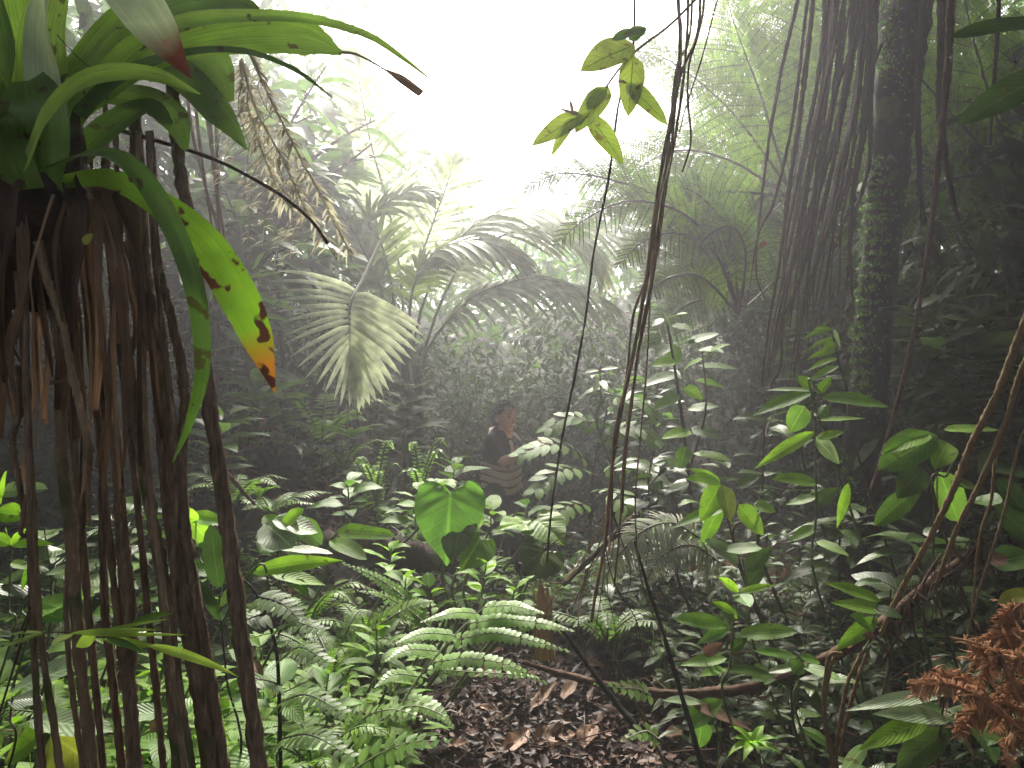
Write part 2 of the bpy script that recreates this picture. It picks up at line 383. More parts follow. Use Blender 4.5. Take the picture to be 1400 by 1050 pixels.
def haze_box():
    x0, x1, y0, y1, z0, z1 = -36, 36, -36, 36, -2.0, 11.5
    v = [(x, y, z) for z in (z0, z1) for y in (y0, y1) for x in (x0, x1)]
    q = [(0, 2, 3, 1), (4, 5, 7, 6), (0, 1, 5, 4), (2, 6, 7, 3), (0, 4, 6, 2), (1, 3, 7, 5)]
    m, nt, ns, lk = nodes('haze_air')
    vo = ns.new('ShaderNodeVolumePrincipled'); vo.inputs['Color'].default_value = (.95, .92, 1, 1)
    vo.inputs['Density'].default_value = HAZE; vo.inputs['Anisotropy'].default_value = .72
    out = ns.new('ShaderNodeOutputMaterial'); lk.new(vo.outputs[0], out.inputs['Volume'])
    g = Geo(); g.add(v, q, np.zeros((8, 2)))
    o = obj('haze', g, m, smooth=False); o['kind'] = 'stuff'
HAZE = .0165
haze_box()

cam = bpy.data.cameras.new('camera'); co = bpy.data.objects.new('camera', cam); col.objects.link(co)
co.location = (0, 0, EYE); co.rotation_euler = (math.pi / 2, 0, 0)
cam.sensor_fit = 'HORIZONTAL'; cam.angle = 2 * math.atan(700 / F); cam.clip_start = .05; cam.clip_end = 500
scene.camera = co
scene.view_settings.view_transform = 'Standard'; scene.view_settings.look = 'None'; scene.view_settings.gamma = 1
scene.view_settings.exposure = 1.45
cy = scene.cycles
cy.use_denoising = True
cy.max_bounces = 6; cy.diffuse_bounces = 3; cy.glossy_bounces = 2; cy.transmission_bounces = 3; cy.volume_bounces = 1; cy.transparent_max_bounces = 4
try:
    cy.denoiser = 'OPENIMAGEDENOISE'
except Exception:
    pass

# ------------------------------------------------------------------ forest masses (nobody could count these leaves)
def clump_leaves(g, centers, per, rad, L, W, prof='ovate', S=3, mi=0, droop=.3, upw=.8, out=.8):
    """leaf sprays: around every centre a few twigs with leaves set along them"""
    n = len(centers); k = per
    B = np.repeat(np.asarray(centers, float), k, 0)
    a = U(0, 6.283, n * k); rr = rad * np.sqrt(U(0, 1, n * k))
    off = np.stack([np.cos(a) * rr, np.sin(a) * rr, rng.normal(0, rad * .35, n * k)], -1)
    D = np.stack([np.cos(a), np.sin(a), rng.normal(-.15, .35, n * k)], -1) * out + rng.normal(0, .4, (n * k, 3))
    N = np.array([0, 0, 1.]) * upw + rng.normal(0, .35, (n * k, 3))
    s = U(.55, 1.2, n * k)
    leaves(g, B + off, D, N, L * s, W * s * U(.8, 1.2, n * k), prof, S, 1, droop, .12, 0, mi)

def scatter(x0, x1, y0, y1, z0, z1, n, ground=True, cond=None):
    x, y = U(x0, x1, n), U(y0, y1, n)
    u = U(0, 1, n)
    gz = H(x, y) if ground else 0 * x
    z = gz + z0 + (np.asarray(z1(x, y) if callable(z1) else z1) - z0) * u
    p = np.stack([x, y, z], -1)
    if cond is not None: p = p[cond(p)]
    return p

def vis_not_sky(p):
    """keep the opening of sky and the gully clear"""
    px = 700 + F * p[:, 0] / np.maximum(p[:, 1], .1); py = 525 - F * (p[:, 2] - EYE) / np.maximum(p[:, 1], .1)
    lim = np.interp(px, [300, 470, 560, 620, 740, 850, 960, 1040, 1100], [-400, 40, 200, 275, 270, 235, 190, 60, -400])
    return (p[:, 1] < .3) | (py > lim + 10)

def stuffobj(name, g, mats):
    o = obj(name, g, mats); o['kind'] = 'stuff'; return o

def masses():
    g = Geo()      # dark thicket closing the gully behind the person
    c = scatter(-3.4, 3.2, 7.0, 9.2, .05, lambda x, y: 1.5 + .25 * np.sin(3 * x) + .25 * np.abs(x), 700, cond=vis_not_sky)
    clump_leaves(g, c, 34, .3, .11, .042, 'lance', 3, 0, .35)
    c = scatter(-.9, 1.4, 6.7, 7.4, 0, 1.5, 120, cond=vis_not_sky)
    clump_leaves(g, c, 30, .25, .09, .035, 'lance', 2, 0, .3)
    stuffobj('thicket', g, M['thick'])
    g = Geo()      # wooded slope further off in the mist
    c = scatter(-9, 9, 9.5, 20, 0, lambda x, y: 1.8 + .9 * np.abs(np.sin(1.3 * x + y)) + .28 * np.abs(x), 900, cond=vis_not_sky)
    clump_leaves(g, c, 22, .6, .32, .12, 'lance', 2, 0, .3)
    stuffobj('far_woods', g, M['hazyleaf'])
    g = Geo()      # forest flanking left and right
    c = scatter(-7, -2.6, 4.2, 9.5, 0, lambda x, y: 4.2 + .5 * np.sin(2 * x + y), 620, cond=vis_not_sky)
    clump_leaves(g, c, 22, .42, .24, .1, 'ovate', 3, 0, .35)
    c = scatter(2.3, 7, 3.6, 9.5, 0, lambda x, y: 3.0 + .5 * np.sin(2 * x + y), 620, cond=vis_not_sky)
    clump_leaves(g, c, 24, .42, .2, .08, 'ovate', 3, 0, .35)
    c = scatter(-6, -1.7, .2, 4.2, 0, 3.6, 300, cond=lambda p: np.abs(p[:, 0]) > .68 * p[:, 1] + .62)  # from here on, out-of-view thicket beside and behind the camera, added for darkness
    clump_leaves(g, c, 22, .42, .24, .1, 'ovate', 2, 0, .35)
    c = scatter(1.7, 6, .2, 4.2, 0, 3.6, 300, cond=lambda p: np.abs(p[:, 0]) > .68 * p[:, 1] + .62)
    clump_leaves(g, c, 22, .42, .24, .1, 'ovate', 2, 0, .35)
    c = scatter(-6, 6, -6, -2.2, 0, 2.3, 300)
    clump_leaves(g, c, 22, .5, .3, .13, 'ovate', 2, 0, .35)
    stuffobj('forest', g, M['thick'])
    g = Geo()      # leafy crowns rising behind the tree ferns on the right and behind the shrubs on the left
    c = scatter(2.3, 8, 7.5, 11, 2.2, 7.2, 420, ground=False, cond=vis_not_sky)
    clump_leaves(g, c, 22, .5, .26, .1, 'lance', 2, 0, .35)
    c = scatter(-8, -2.0, 7.5, 11, 1.5, 7.2, 330, ground=False, cond=vis_not_sky)
    clump_leaves(g, c, 22, .5, .26, .1, 'lance', 2, 0, .35)
    stuffobj('treetops', g, M['hazyleaf'])
    g = Geo()      # unseen crowns overhead, added to shade the near air, open towards the gully
    def over(p):
        x, y = p[:, 0], p[:, 1]
        hid = (y < .1) | (EYE + y * .56 < p[:, 2] - .8)
        return hid & ((y < 4.3) | (x < -3.6 - .35 * (y - 4.3)) | (x > 2.0 + .25 * (y - 4.3)))
    c = scatter(-9, 9, -1.6, 7.5, 3.9, 6.6, 2700, ground=False, cond=over)
    clump_leaves(g, c, 18, .5, .32, .15, 'ovate', 2, 0, .3)
    c = scatter(1.7, 9, 4.0, 8.6, 4.6, 9.6, 1500, ground=False, cond=lambda p: (EYE + p[:, 1] * .56 < p[:, 2] - .8) & (p[:, 0] > 1.5 + .1 * p[:, 1]))  # more unseen crowns, added to block the sun from the right side
    clump_leaves(g, c, 20, .55, .34, .15, 'ovate', 2, 0, .3)
    stuffobj('shade_canopy', g, M['canopy'])
masses()
# ------------------------------------------------------------------ helpers for things placed where the photo shows them
def PP(pts):
    return np.array([P(*p) for p in pts])

def ribbon(g, pts, widths, N, S=18, C=2, fold=.25, mi=0, rnd=None, wave=0., twist=None):
    """strap leaf along a spline; N = way the upper face looks (one vector or one per control point)"""
    c = spl(pts, S + 1); T = nrm(np.gradient(c, axis=0)); wd = lerpv(widths, S + 1)
    Nn = np.asarray(N, float)
    Nn = np.broadcast_to(Nn, (S + 1, 3)) if Nn.ndim == 1 else np.stack([np.interp(np.linspace(0, 1, S + 1), np.linspace(0, 1, len(Nn)), Nn[:, k]) for k in range(3)], -1)
    X = nrm(np.cross(T, Nn)); N2 = np.cross(X, T)
    cc = np.linspace(-1, 1, 2 * C + 1)
    hw = wd / 2
    lift = fold * np.abs(cc)[None] * hw[:, None]
    if wave:
        lift = lift + wave * hw[:, None] * np.abs(cc)[None] * np.sin(np.linspace(0, U(12, 20), S + 1)[:, None] + U(0, 6, (1, 2 * C + 1)))
    v = c[:, None] + X[:, None] * (cc[None] * hw[:, None])[..., None] + N2[:, None] * lift[..., None]
    K = 2 * C + 1; i, j = np.meshgrid(np.arange(S), np.arange(K - 1), indexing='ij'); a = (i * K + j).ravel()
    uv = np.stack(np.broadcast_arrays(((cc + 1) / 2)[None], np.linspace(0, 1, S + 1)[:, None]), -1)
    g.add(v, np.stack([a, a + 1, a + K + 1, a + K], 1), uv, U(0, 1) if rnd is None else rnd, mi)

def strap(name, path, wpx, N, mat, parent, fold=.3, S=20, wave=.0, rnd=None):
    pts = PP(path); d = np.mean([p[2] for p in path])
    g = Geo(); ribbon(g, pts, np.asarray(wpx, float) * d / F, N, S, 2, fold, 0, rnd, wave)
    return obj(name, g, mat, parent)

def leafpx(g, b, t, w, face=.5, sag=.12, prof='ovate', S=7, C=2, fold=.15, wave=.06, mi=0, rnd=None, N=None, side=0., petiole=0.):
    """one leaf from photo point b to photo point t (px,py,d), w px wide; face 1 = turned to the viewer, 0 = flat to the sky"""
    b3, t3 = P(*b), P(*t); L = np.linalg.norm(t3 - b3); D = t3 - b3
    D = D + np.array([0, 0, sag * L]); L2 = L
    if N is None:
        N = nrm(np.array([0, -1., .15]) * face + np.array([0, -.15, 1.]) * (1 - face))
    leaves(g, b3[None], D[None], N[None], L2, w * (b[2] + t[2]) / 2 / F, prof, S, C, sag, fold, wave, mi, rnd, 0., side)

TOCAM = np.array([0, -1., .25]); UPV = np.array([0, -.25, 1.])

# ------------------------------------------------------------------ bromeliad at the upper left
def bromeliad():
    t = thing('bromeliad', 'big green bromeliad with arching strap leaves above a skirt of dead leaves', 'bromeliad', P(55, 190, 1.05))
    b, bp, bd = M['brom'], M['brompale'], M['bromdk']
    A = lambda path, w, N, m=b, **k: strap('leaf', path, [q * (1.18 if q > 4 else 1) for q in w], N, m, t, **k)
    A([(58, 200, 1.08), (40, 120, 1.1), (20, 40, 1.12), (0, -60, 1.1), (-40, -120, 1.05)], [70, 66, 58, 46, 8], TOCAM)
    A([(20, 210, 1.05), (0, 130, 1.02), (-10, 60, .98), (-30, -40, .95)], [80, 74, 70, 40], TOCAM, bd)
    A([(55, 215, 1.0), (62, 130, 1.0), (62, 50, 1.02), (78, -20, 1.02), (95, -90, .98)], [62, 64, 56, 50, 12], TOCAM)
    A([(75, 205, 1.0), (100, 120, 1.02), (140, 55, 1.05), (190, 5, 1.05), (250, -50, 1.0)], [50, 58, 56, 50, 12], np.array([-.5, -1, .5]))
    A([(75, 190, .98), (60, 80, .96), (70, -10, .9), (120, -60, .84), (165, -20, .8), (212, 45, .8), (262, 108, .82)], [40, 50, 54, 58, 62, 50, 2], np.array([[0, -1, .3], [0, -1, .3], [.2, -1, .3], [.4, -1, .5], [.5, -1, .3], [.5, -1, .3], [.5, -1, .3]]), bp)
    A([(100, 165, 1.08), (180, 72, 1.1), (260, 32, 1.14), (340, 24, 1.18), (420, 27, 1.2), (500, 48, 1.22), (548, 78, 1.22), (590, 110, 1.2)], [34, 32, 27, 21, 17, 12, 7, 2], np.array([.1, -1, .45]))
    l6 = A([(110, 150, 1.12), (190, 92, 1.14), (270, 62, 1.18), (360, 52, 1.2), (420, 56, 1.22), (468, 74, 1.22)], [30, 34, 40, 50, 48, 5], np.array([.1, -1, .15]))
    g = Geo(); ribbon(g, PP([(464, 72, 1.22), (490, 76, 1.22), (525, 95, 1.22), (548, 110, 1.22), (575, 130, 1.22)]), np.array([7, 5, 3, 16, 14]) * 1.22 / F, np.array([.3, -1, .5]), 14, 1, .4)
    obj('withered_tip', g, M['dead'], l6)
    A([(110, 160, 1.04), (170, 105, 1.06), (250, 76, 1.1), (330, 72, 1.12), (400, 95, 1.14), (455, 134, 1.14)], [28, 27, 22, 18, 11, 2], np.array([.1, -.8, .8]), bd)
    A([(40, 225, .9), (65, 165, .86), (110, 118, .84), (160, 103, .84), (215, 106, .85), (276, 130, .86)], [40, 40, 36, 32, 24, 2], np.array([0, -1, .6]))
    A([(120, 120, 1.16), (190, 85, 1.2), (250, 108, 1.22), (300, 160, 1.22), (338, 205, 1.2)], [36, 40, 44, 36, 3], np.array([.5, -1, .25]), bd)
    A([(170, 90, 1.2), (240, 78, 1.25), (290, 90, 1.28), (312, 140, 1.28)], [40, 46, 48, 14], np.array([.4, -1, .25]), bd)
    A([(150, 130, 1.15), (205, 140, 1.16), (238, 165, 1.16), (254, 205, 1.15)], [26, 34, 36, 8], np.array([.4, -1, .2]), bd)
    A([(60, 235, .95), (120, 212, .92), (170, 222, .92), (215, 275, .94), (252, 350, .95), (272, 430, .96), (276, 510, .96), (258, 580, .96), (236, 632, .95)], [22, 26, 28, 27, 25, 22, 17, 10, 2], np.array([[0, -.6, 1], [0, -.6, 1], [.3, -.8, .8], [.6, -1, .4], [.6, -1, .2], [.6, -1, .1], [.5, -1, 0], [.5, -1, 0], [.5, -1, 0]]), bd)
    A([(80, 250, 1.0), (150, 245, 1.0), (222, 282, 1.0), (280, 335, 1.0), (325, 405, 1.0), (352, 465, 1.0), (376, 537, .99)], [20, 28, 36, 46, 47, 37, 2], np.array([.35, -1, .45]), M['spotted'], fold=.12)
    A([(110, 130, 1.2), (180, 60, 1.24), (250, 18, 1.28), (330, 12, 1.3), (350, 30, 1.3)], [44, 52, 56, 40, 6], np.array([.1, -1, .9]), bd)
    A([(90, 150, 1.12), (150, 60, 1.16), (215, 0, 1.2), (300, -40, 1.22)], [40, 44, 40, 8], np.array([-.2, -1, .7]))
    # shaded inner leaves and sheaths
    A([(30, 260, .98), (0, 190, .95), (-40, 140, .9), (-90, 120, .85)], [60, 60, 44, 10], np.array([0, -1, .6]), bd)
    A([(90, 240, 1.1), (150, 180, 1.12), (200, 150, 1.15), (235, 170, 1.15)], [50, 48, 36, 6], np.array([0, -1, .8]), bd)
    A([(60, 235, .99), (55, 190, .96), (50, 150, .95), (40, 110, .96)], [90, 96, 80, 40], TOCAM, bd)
    g = Geo(); tube(g, PP([(40, 420, 1.1), (45, 330, 1.08), (55, 250, 1.07), (60, 150, 1.08)]), [.03, .06, .075, .04], 12, 0, .15)
    obj('stem', g, M['rotwood'], t)
    # skirt of dead leaves
    dd = [((20, 240), (10, 300), (-5, 400), (-20, 480), 46), ((45, 255), (25, 320), (5, 380), (-4, 440), 34), ((70, 260), (60, 330), (40, 420), (30, 520), 40),
          ((95, 250), (110, 300), (95, 400), (100, 470), 44), ((120, 250), (150, 285), (158, 370), (160, 470), 46), ((100, 260), (120, 340), (135, 450), (128, 560), 40),
          ((150, 245), (180, 300), (190, 400), (205, 480), 26), ((160, 260), (186, 330), (206, 450), (214, 560), 30), ((130, 270), (165, 380), (175, 520), (170, 640), 34),
          ((60, 270), (80, 360), (90, 470), (82, 560), 38), ((85, 270), (70, 350), (50, 470), (64, 580), 30), ((30, 280), (40, 380), (20, 470), (25, 570), 36),
          ((10, 270), (-10, 350), (5, 480), (0, 600), 40), ((140, 300), (140, 420), (150, 540), (135, 640), 26), ((110, 300), (100, 420), (115, 540), (110, 600), 44), ((170, 330), (200, 420), (212, 530), (222, 600), 20)]
    for k in range(20):
        x = U(5, 200); dd.append(((x * .55 + 50, 250 + U(0, 30)), (x, 340 + U(-20, 30)), (x + U(-14, 22), 450 + U(-20, 60)), (x + U(-18, 26), 560 + U(-60, 130)), U(10, 24)))
    for k, (p0, p1, p2, p3, wd) in enumerate(dd):
        d = .98 + .012 * (k * 5 % 13)
        strap('dead_leaf', [(*p0, d), (*p1, d - .02), (*p2, d + .01), (*p3, d + .03)], [wd * .6, wd * .66 * U(.7, 1.1), wd * .5 * U(.5, 1.2), wd * U(.08, .4)], np.array([U(-.7, .7), -1, U(-.1, .3)]), M['dead'] if k % 3 else M['deaddk'], t, fold=U(.3, .9), wave=.25)
bromeliad()

# ------------------------------------------------------------------ stilt roots and stems under it
def root(name, label, cat, path, wpx, mat, group=None, fuzz=0, sides=9, bump=.13, n=110, wobble=.003, fl=.02):
    d = np.mean([p[2] for p in path]); pp_ = PP(path)
    if path[-1][1] > 1040 and name in ('stilt_root', 'dead_stalk'):      # carry on below the frame into the soil
        q, v = pp_[-1], pp_[-1] - pp_[-2]; h = float(H(q[0], q[1])); e = q + v / max(-v[2], .01) * min(max(q[2] - h, 0), .6); pp_ = np.vstack([pp_, [e[0], e[1], float(H(e[0], e[1])) - .05]])
    pts = wob(pp_, wobble, n)
    g = Geo(); tube(g, pts, np.asarray(wpx, float) * d / F / 2, sides, 0, bump)
    o = None
    if fuzz:
        idx = rng.integers(2, n - 1, fuzz); D = rng.normal(0, 1, (fuzz, 3)); D[:, 2] -= .3
        r0 = np.mean(wpx) * d / F / 2
        leaves(g, pts[idx] + nrm(D) * r0 * .7, D, rng.normal(0, 1, (fuzz, 3)), U(.4, 1.2, fuzz) * fl, fl * .14, 'needle', 2, 1, .3, 0, 0, 1)
    o = obj(name, g, [mat, M['vinetan']] if fuzz else mat); 
    return tag(o, label, cat, group)

R, RT = M['root'], M['roottan']
root('stilt_root', 'pale tan stilt root, leftmost of the thick upright stems under the bromeliad', 'stilt root', [(70, 380, 1.1), (82, 480, 1.1), (86, 600, 1.1), (95, 700, 1.1), (106, 850, 1.1), (130, 1060, 1.12), (140, 1200, 1.14)], [13.2, 15.8, 16.7, 16.7], RT, sides=10, fuzz=120, fl=.008)
root('stilt_root', 'slanting tan stick that crosses the dead leaves below the bromeliad', 'stilt root', [(52, 330, 1.0), (66, 390, 1.0), (88, 470, 1.0), (118, 585, 1.0), (124, 640, 1.02), (118, 720, 1.04)], [12.3, 11.4, 10.6, 9.7, 5.3], RT, sides=9)
root('stilt_root', 'thin dark upright root between the tan root and the thicker brown ones', 'stilt root', [(128, 420, 1.2), (138, 560, 1.2), (147, 800, 1.2), (152, 900, 1.2), (163, 1060, 1.2), (168, 1150, 1.2)], [9.7, 10.6, 11.4, 12.3], R, fuzz=180, fl=.014)
root('stilt_root', 'brown upright root with a pale broken stub at its top', 'stilt root', [(166, 700, 1.14), (170, 780, 1.14), (178, 880, 1.14), (192, 1060, 1.14), (198, 1150, 1.14)], [14.1, 17.6, 18.5, 17.6], R, fuzz=160, fl=.014)
root('stilt_root', 'dark stilt root running from the dead leaves down beside the brown stub', 'stilt root', [(160, 240, 1.1), (165, 420, 1.1), (186, 560, 1.1), (207, 720, 1.1), (226, 860, 1.1), (243, 1060, 1.12), (250, 1150, 1.12)], [12.3, 15.0, 15.8, 17.6], R, fuzz=280, fl=.014)
root('stilt_root', 'thickest dark stilt root in the middle of the bundle', 'stilt root', [(185, 150, 1.2), (200, 330, 1.18), (214, 470, 1.16), (231, 650, 1.14), (254, 850, 1.14), (286, 1060, 1.16), (296, 1160, 1.16)], [15.8, 17.6, 20.2, 22.0, 22.9], R, fuzz=320, fl=.014)
root('stilt_root', 'stilt root furred with golden rootlets beside the drooping dark green leaf', 'stilt root', [(205, 180, 1.15), (215, 340, 1.13), (237, 440, 1.12), (252, 540, 1.12), (248, 640, 1.12), (256, 760, 1.14), (272, 880, 1.14), (304, 1060, 1.16), (315, 1160, 1.18)], [10.6, 12.3, 15.0, 16.7, 16.7, 17.6], R, fuzz=840, fl=.012)
root('stilt_root', 'straight dark stem at the right edge of the root bundle, lit from behind', 'stilt root', [(226, 60, 1.25), (240, 140, 1.22), (247, 230, 1.2), (264, 340, 1.16), (283, 520, 1.14), (307, 680, 1.14), (327, 850, 1.14), (357, 1060, 1.16), (370, 1160, 1.16)], [15.0, 16.7, 18.5, 20.2, 22.0, 22.9], R, fuzz=200, fl=.008, sides=10)
root('stilt_root', 'slim upright root squeezed between the two thickest dark roots', 'stilt root', [(180, 130, 1.26), (190, 300, 1.24), (208, 500, 1.22), (232, 700, 1.22), (262, 900, 1.22), (283, 1060, 1.22)], [7.9, 9.7, 11.4, 12.3], R, fuzz=180, fl=.014)
root('stilt_root', 'slim dark root hanging behind the bromeliad, flecked with pale lichen', 'stilt root', [(142, 110, 1.3), (146, 250, 1.3), (150, 420, 1.3), (158, 560, 1.32), (172, 740, 1.34)], [7.0, 7.9, 8.8, 7.9], R, fuzz=120, fl=.014)
root('stilt_root', 'thin brown root dangling in front of the dark leaves at the far left edge', 'stilt root', [(24, 500, 1.05), (28, 600, 1.05), (30, 700, 1.05), (42, 735, 1.05)], [8.8, 8.8, 7.9, 4.4], R, fuzz=80, fl=.014)
root('twig', 'thin bare twig arching from the bromeliad into the mist', 'twig', [(150, 175, 1.15), (212, 192, 1.18), (300, 221, 1.25), (380, 264, 1.3), (425, 300, 1.32), (449, 332, 1.32)], [6, 5, 5, 4.5, 5], M['vinedk'], n=40, fuzz=16, fl=.01)
root('twig', 'fine dark spine stretched across the bromeliad rosette', 'twig', [(78, 48, .9), (110, 82, .9), (138, 102, .9)], [1.6, 1.3, .9], M['kstem'], n=12, bump=0, wobble=.0005)
for k, (x0, x1, x2) in enumerate([(252, 268, 300), (262, 280, 292), (270, 290, 306), (285, 296, 312), (292, 300, 300)]):
    root('aerial_root', 'pale misty aerial root hanging behind the straight dark stem', 'aerial root', [(x0, 90, 3.4), (x1, 200 + 7 * k, 3.4), (x2, 330 + 9 * k, 3.4)], [5, 5, 3], M['vine'], 'misty hanging roots on the left', n=30, wobble=.01)
for k in range(11):
    x0 = 20 + 19 * k + U(-8, 8); x1 = x0 + U(4, 42); x2 = x1 + U(0, 50); d = U(1.0, 1.4)
    root('stilt_root', 'thin brown stilt root lost among the thicker ones of the bundle', 'stilt root', [(x0 - 8, 180, d), (x0, 360, d), (x1, 620, d), (x2 - 16, 850, d), (x2 + 8, 1080, d), (x2 + 16, 1200, d)], [U(5, 9), U(7, 11), U(8, 13)], R if k % 3 else RT, 'thin stilt roots in the bundle', fuzz=120, fl=.008)
def lost_leaf():
    t = thing('fallen_leaf', 'small yellow leaf caught among the dead bromeliad leaves', 'fallen leaf', P(119, 328, 1.0))
    g = Geo(); leafpx(g, (114, 334, .95), (128, 318, .95), 14, .8, .1); obj('leaf_blade', g, M['leafyl'], t)
lost_leaf()

# ------------------------------------------------------------------ dried fern frond hanging from the bromeliad
def dry_frond():
    t = thing('dry_fern_frond', 'dried lacy fern frond hanging in rags against the mist', 'fern frond', P(350, 60, 2.0))
    ax = [[(340, 70, 2.0), (372, 140, 2.0), (405, 205, 2.02), (440, 270, 2.04), (484, 358, 2.06)],
          [(330, 80, 2.0), (350, 150, 2.0), (385, 215, 2.0), (420, 290, 2.02), (462, 358, 2.02)],
          [(328, 82, 2.02), (336, 140, 2.02), (352, 190, 2.02), (376, 250, 2.02), (402, 292, 2.02)]]
    for k, a in enumerate(ax):
        g = Geo(); pts = spl(PP(a), 40); tube(g, pts, [.004, .003, .0015], 5, 0)
        n = 120; i = rng.integers(1, 38, n); T = nrm(np.gradient(pts, axis=0))[i]
        s = rng.choice([-1, 1], n)
        D = T * U(.3, 1.1, n)[:, None] + np.array([1, 0, .25]) * (s * U(.5, 1, n))[:, None] + rng.normal(0, .2, (n, 3))
        leaves(g, pts[i], D, rng.normal(0, .4, (n, 3)) + TOCAM, U(.012, .045, n), U(.005, .012, n), 'oblong', 3, 1, .4, .3, .3, 0)
        for j in range(5):
            i0 = 5 + 6 * j; b = pts[i0]; e = b + np.array([U(-.11, .05), U(-.03, .03), -U(.1, .2)])
            q = spl([b, (b + e) / 2 + np.array([-.02, 0, .02]), e], 14); tube(g, q, [.0018, .001], 4, 0)
            m = 22; ii = rng.integers(1, 13, m)
            leaves(g, q[ii], np.array([-1, 0, -.3]) * rng.choice([-1, 1], m)[:, None] + rng.normal(0, .2, (m, 3)), TOCAM, U(.012, .03, m), .004, 'needle', 2, 1, .3, 0, 0, 0)
        obj('frond_strand', g, M['drylace'], t)
dry_frond()

# ------------------------------------------------------------------ hanging vines in the middle
def vine(label, path, wpx, mat='vine', group=None, wobble=.004, n=70, name='hanging_vine', cat='vine', bump=.12, fuzz=0):
    return root(name, label, cat, path, [q * .85 for q in wpx], M[mat], group, fuzz, 6, bump, n, wobble, .012)
D_ = 2.2
def vp(pts, d=D_):
    return [(x, y, d + (.05 * math.sin(x * .7))) for x, y in pts]
vine('thickest strand of the twisted vine bundle hanging in front of the mist', vp([(930, -220), (926, -40), (930, 60), (925, 120), (915, 180), (900, 270), (886, 380), (870, 470), (850, 560), (836, 640), (826, 740), (814, 800), (806, 850)]), [6, 7, 7, 6, 6, 5])
vine('strand of the vine bundle that swings out left and rejoins it lower down', vp([(942, -220), (939, -20), (933, 80), (918, 190), (904, 260), (889, 360), (866, 430), (858, 520), (842, 600), (838, 690), (832, 760)]), [4, 5, 5, 4, 4])
vine('strand of the vine bundle with a loop to the right near the frame top', vp([(955, -220), (958, -20), (954, 50), (930, 110), (919, 200), (908, 280), (894, 380), (880, 450), (866, 540), (852, 640), (846, 700)]), [4.5, 5, 5, 4])
vine('free vine end curling right of the bundle, stopping halfway down', vp([(966, -220), (963, -20), (958, 40), (945, 90), (938, 150), (940, 200), (935, 236)]), [4, 4, 4, 3])
vine('vine strand running down the right side of the bundle', vp([(945, -220), (947, -10), (942, 60), (925, 100), (912, 215), (896, 300), (889, 400), (872, 500), (856, 620), (850, 720), (842, 800)]), [4, 4, 4, 3])
vine('slack thin vine right of the bundle, kinked near its middle', vp([(892, 330), (890, 420), (886, 500), (876, 600), (871, 690), (880, 800), (905, 880)], 2.3), [3, 3, 2.6])
vine('lone thin vine hanging left of the vine bundle, in front of the palm', vp([(872, -220), (868, -20), (866, 60), (858, 95), (844, 150), (832, 240), (812, 340), (799, 440), (780, 540), (766, 610), (753, 700), (747, 770)], 2.1), [4, 4, 4, 4, 3.5], 'vinedk')
vine('thin oblique vine from the leafy spray to the bundle top', vp([(1000, -60), (975, 30), (945, 130), (930, 180)], 2.3), [2.5, 2.5, 2], 'vinedk')
tang = [[(830, 700), (800, 760), (770, 800), (745, 850), (735, 900)], [(828, 720), (812, 780), (790, 830), (770, 850)], [(826, 730), (830, 790), (820, 850), (800, 880)], [(835, 690), (850, 750), (862, 800), (850, 860)],
        [(832, 710), (800, 740), (765, 790), (725, 800)], [(826, 740), (840, 800), (870, 850), (880, 900)], [(824, 750), (800, 810), (798, 870), (810, 930)], [(838, 690), (805, 720), (760, 735), (715, 770)], [(830, 690), (842, 740), (835, 800), (842, 860), (830, 920)]]
for k, a in enumerate(tang):
    vine('fine rootlet fanning out of the vine bundle just above the ground', vp(a, 2.3 + .04 * (k % 4)), [2.2, 1.8, 1.3], 'vinedk' if k % 2 else 'vine', 'rootlets below the vine bundle', .012, 36)

# ------------------------------------------------------------------ leafy spray against the bright sky
def spray():
    t = thing('leafy_branch', 'backlit spray of pointed green leaves against the white sky', 'branch', P(950, 10, 2.0))
    st = spl(PP([(960, -10, 2.0), (915, 35, 2.0), (875, 65, 2.0), (850, 90, 2.0), (828, 120, 2.0), (812, 145, 2.0), (795, 158, 2.0), (782, 155, 2.0)]), 40)
    g = Geo(); tube(g, st, [.0035, .003, .0018], 6); obj('twig', g, M['vine'], t)
    for (b, e, w, f, s, m) in [((868, 62), (797, 96), 52, .75, .12, 'spray'), ((860, 55), (886, 36), 30, .6, .15, 'leafbl'), ((836, 55), (887, 40), 26, .55, .1, 'leafbl'),
                           ((866, 76), (859, 158), 36, .95, .02, 'spray'), ((855, 112), (909, 168), 27, .9, .1, 'spray'), ((832, 118), (788, 180), 34, .8, .05, 'spray'),
                           ((800, 155), (730, 198), 32, .8, .08, 'spray'), ((805, 158), (849, 221), 30, .9, .08, 'spray'), ((785, 160), (756, 210), 15, .8, .1, 'spray'), ((803, 148), (832, 118), 30, .6, .1, 'spray')]:
        g = Geo(); leafpx(g, (*b, 2.0), (*e, 1.98), w, f, s, 'ovate', 8, 2, .18, .06); obj('leaf', g, M[m], t)
    g = Geo(); leafpx(g, (795, 157, 1.99), (764, 148, 1.98), 6, .8, -.1); leafpx(g, (783, 153, 1.99), (779, 136, 1.98), 5, .8, 0); leafpx(g, (858, 113, 1.99), (843, 111, 1.98), 6, .8, 0); obj('young_leaf', g, M['dead'], t)
spray()

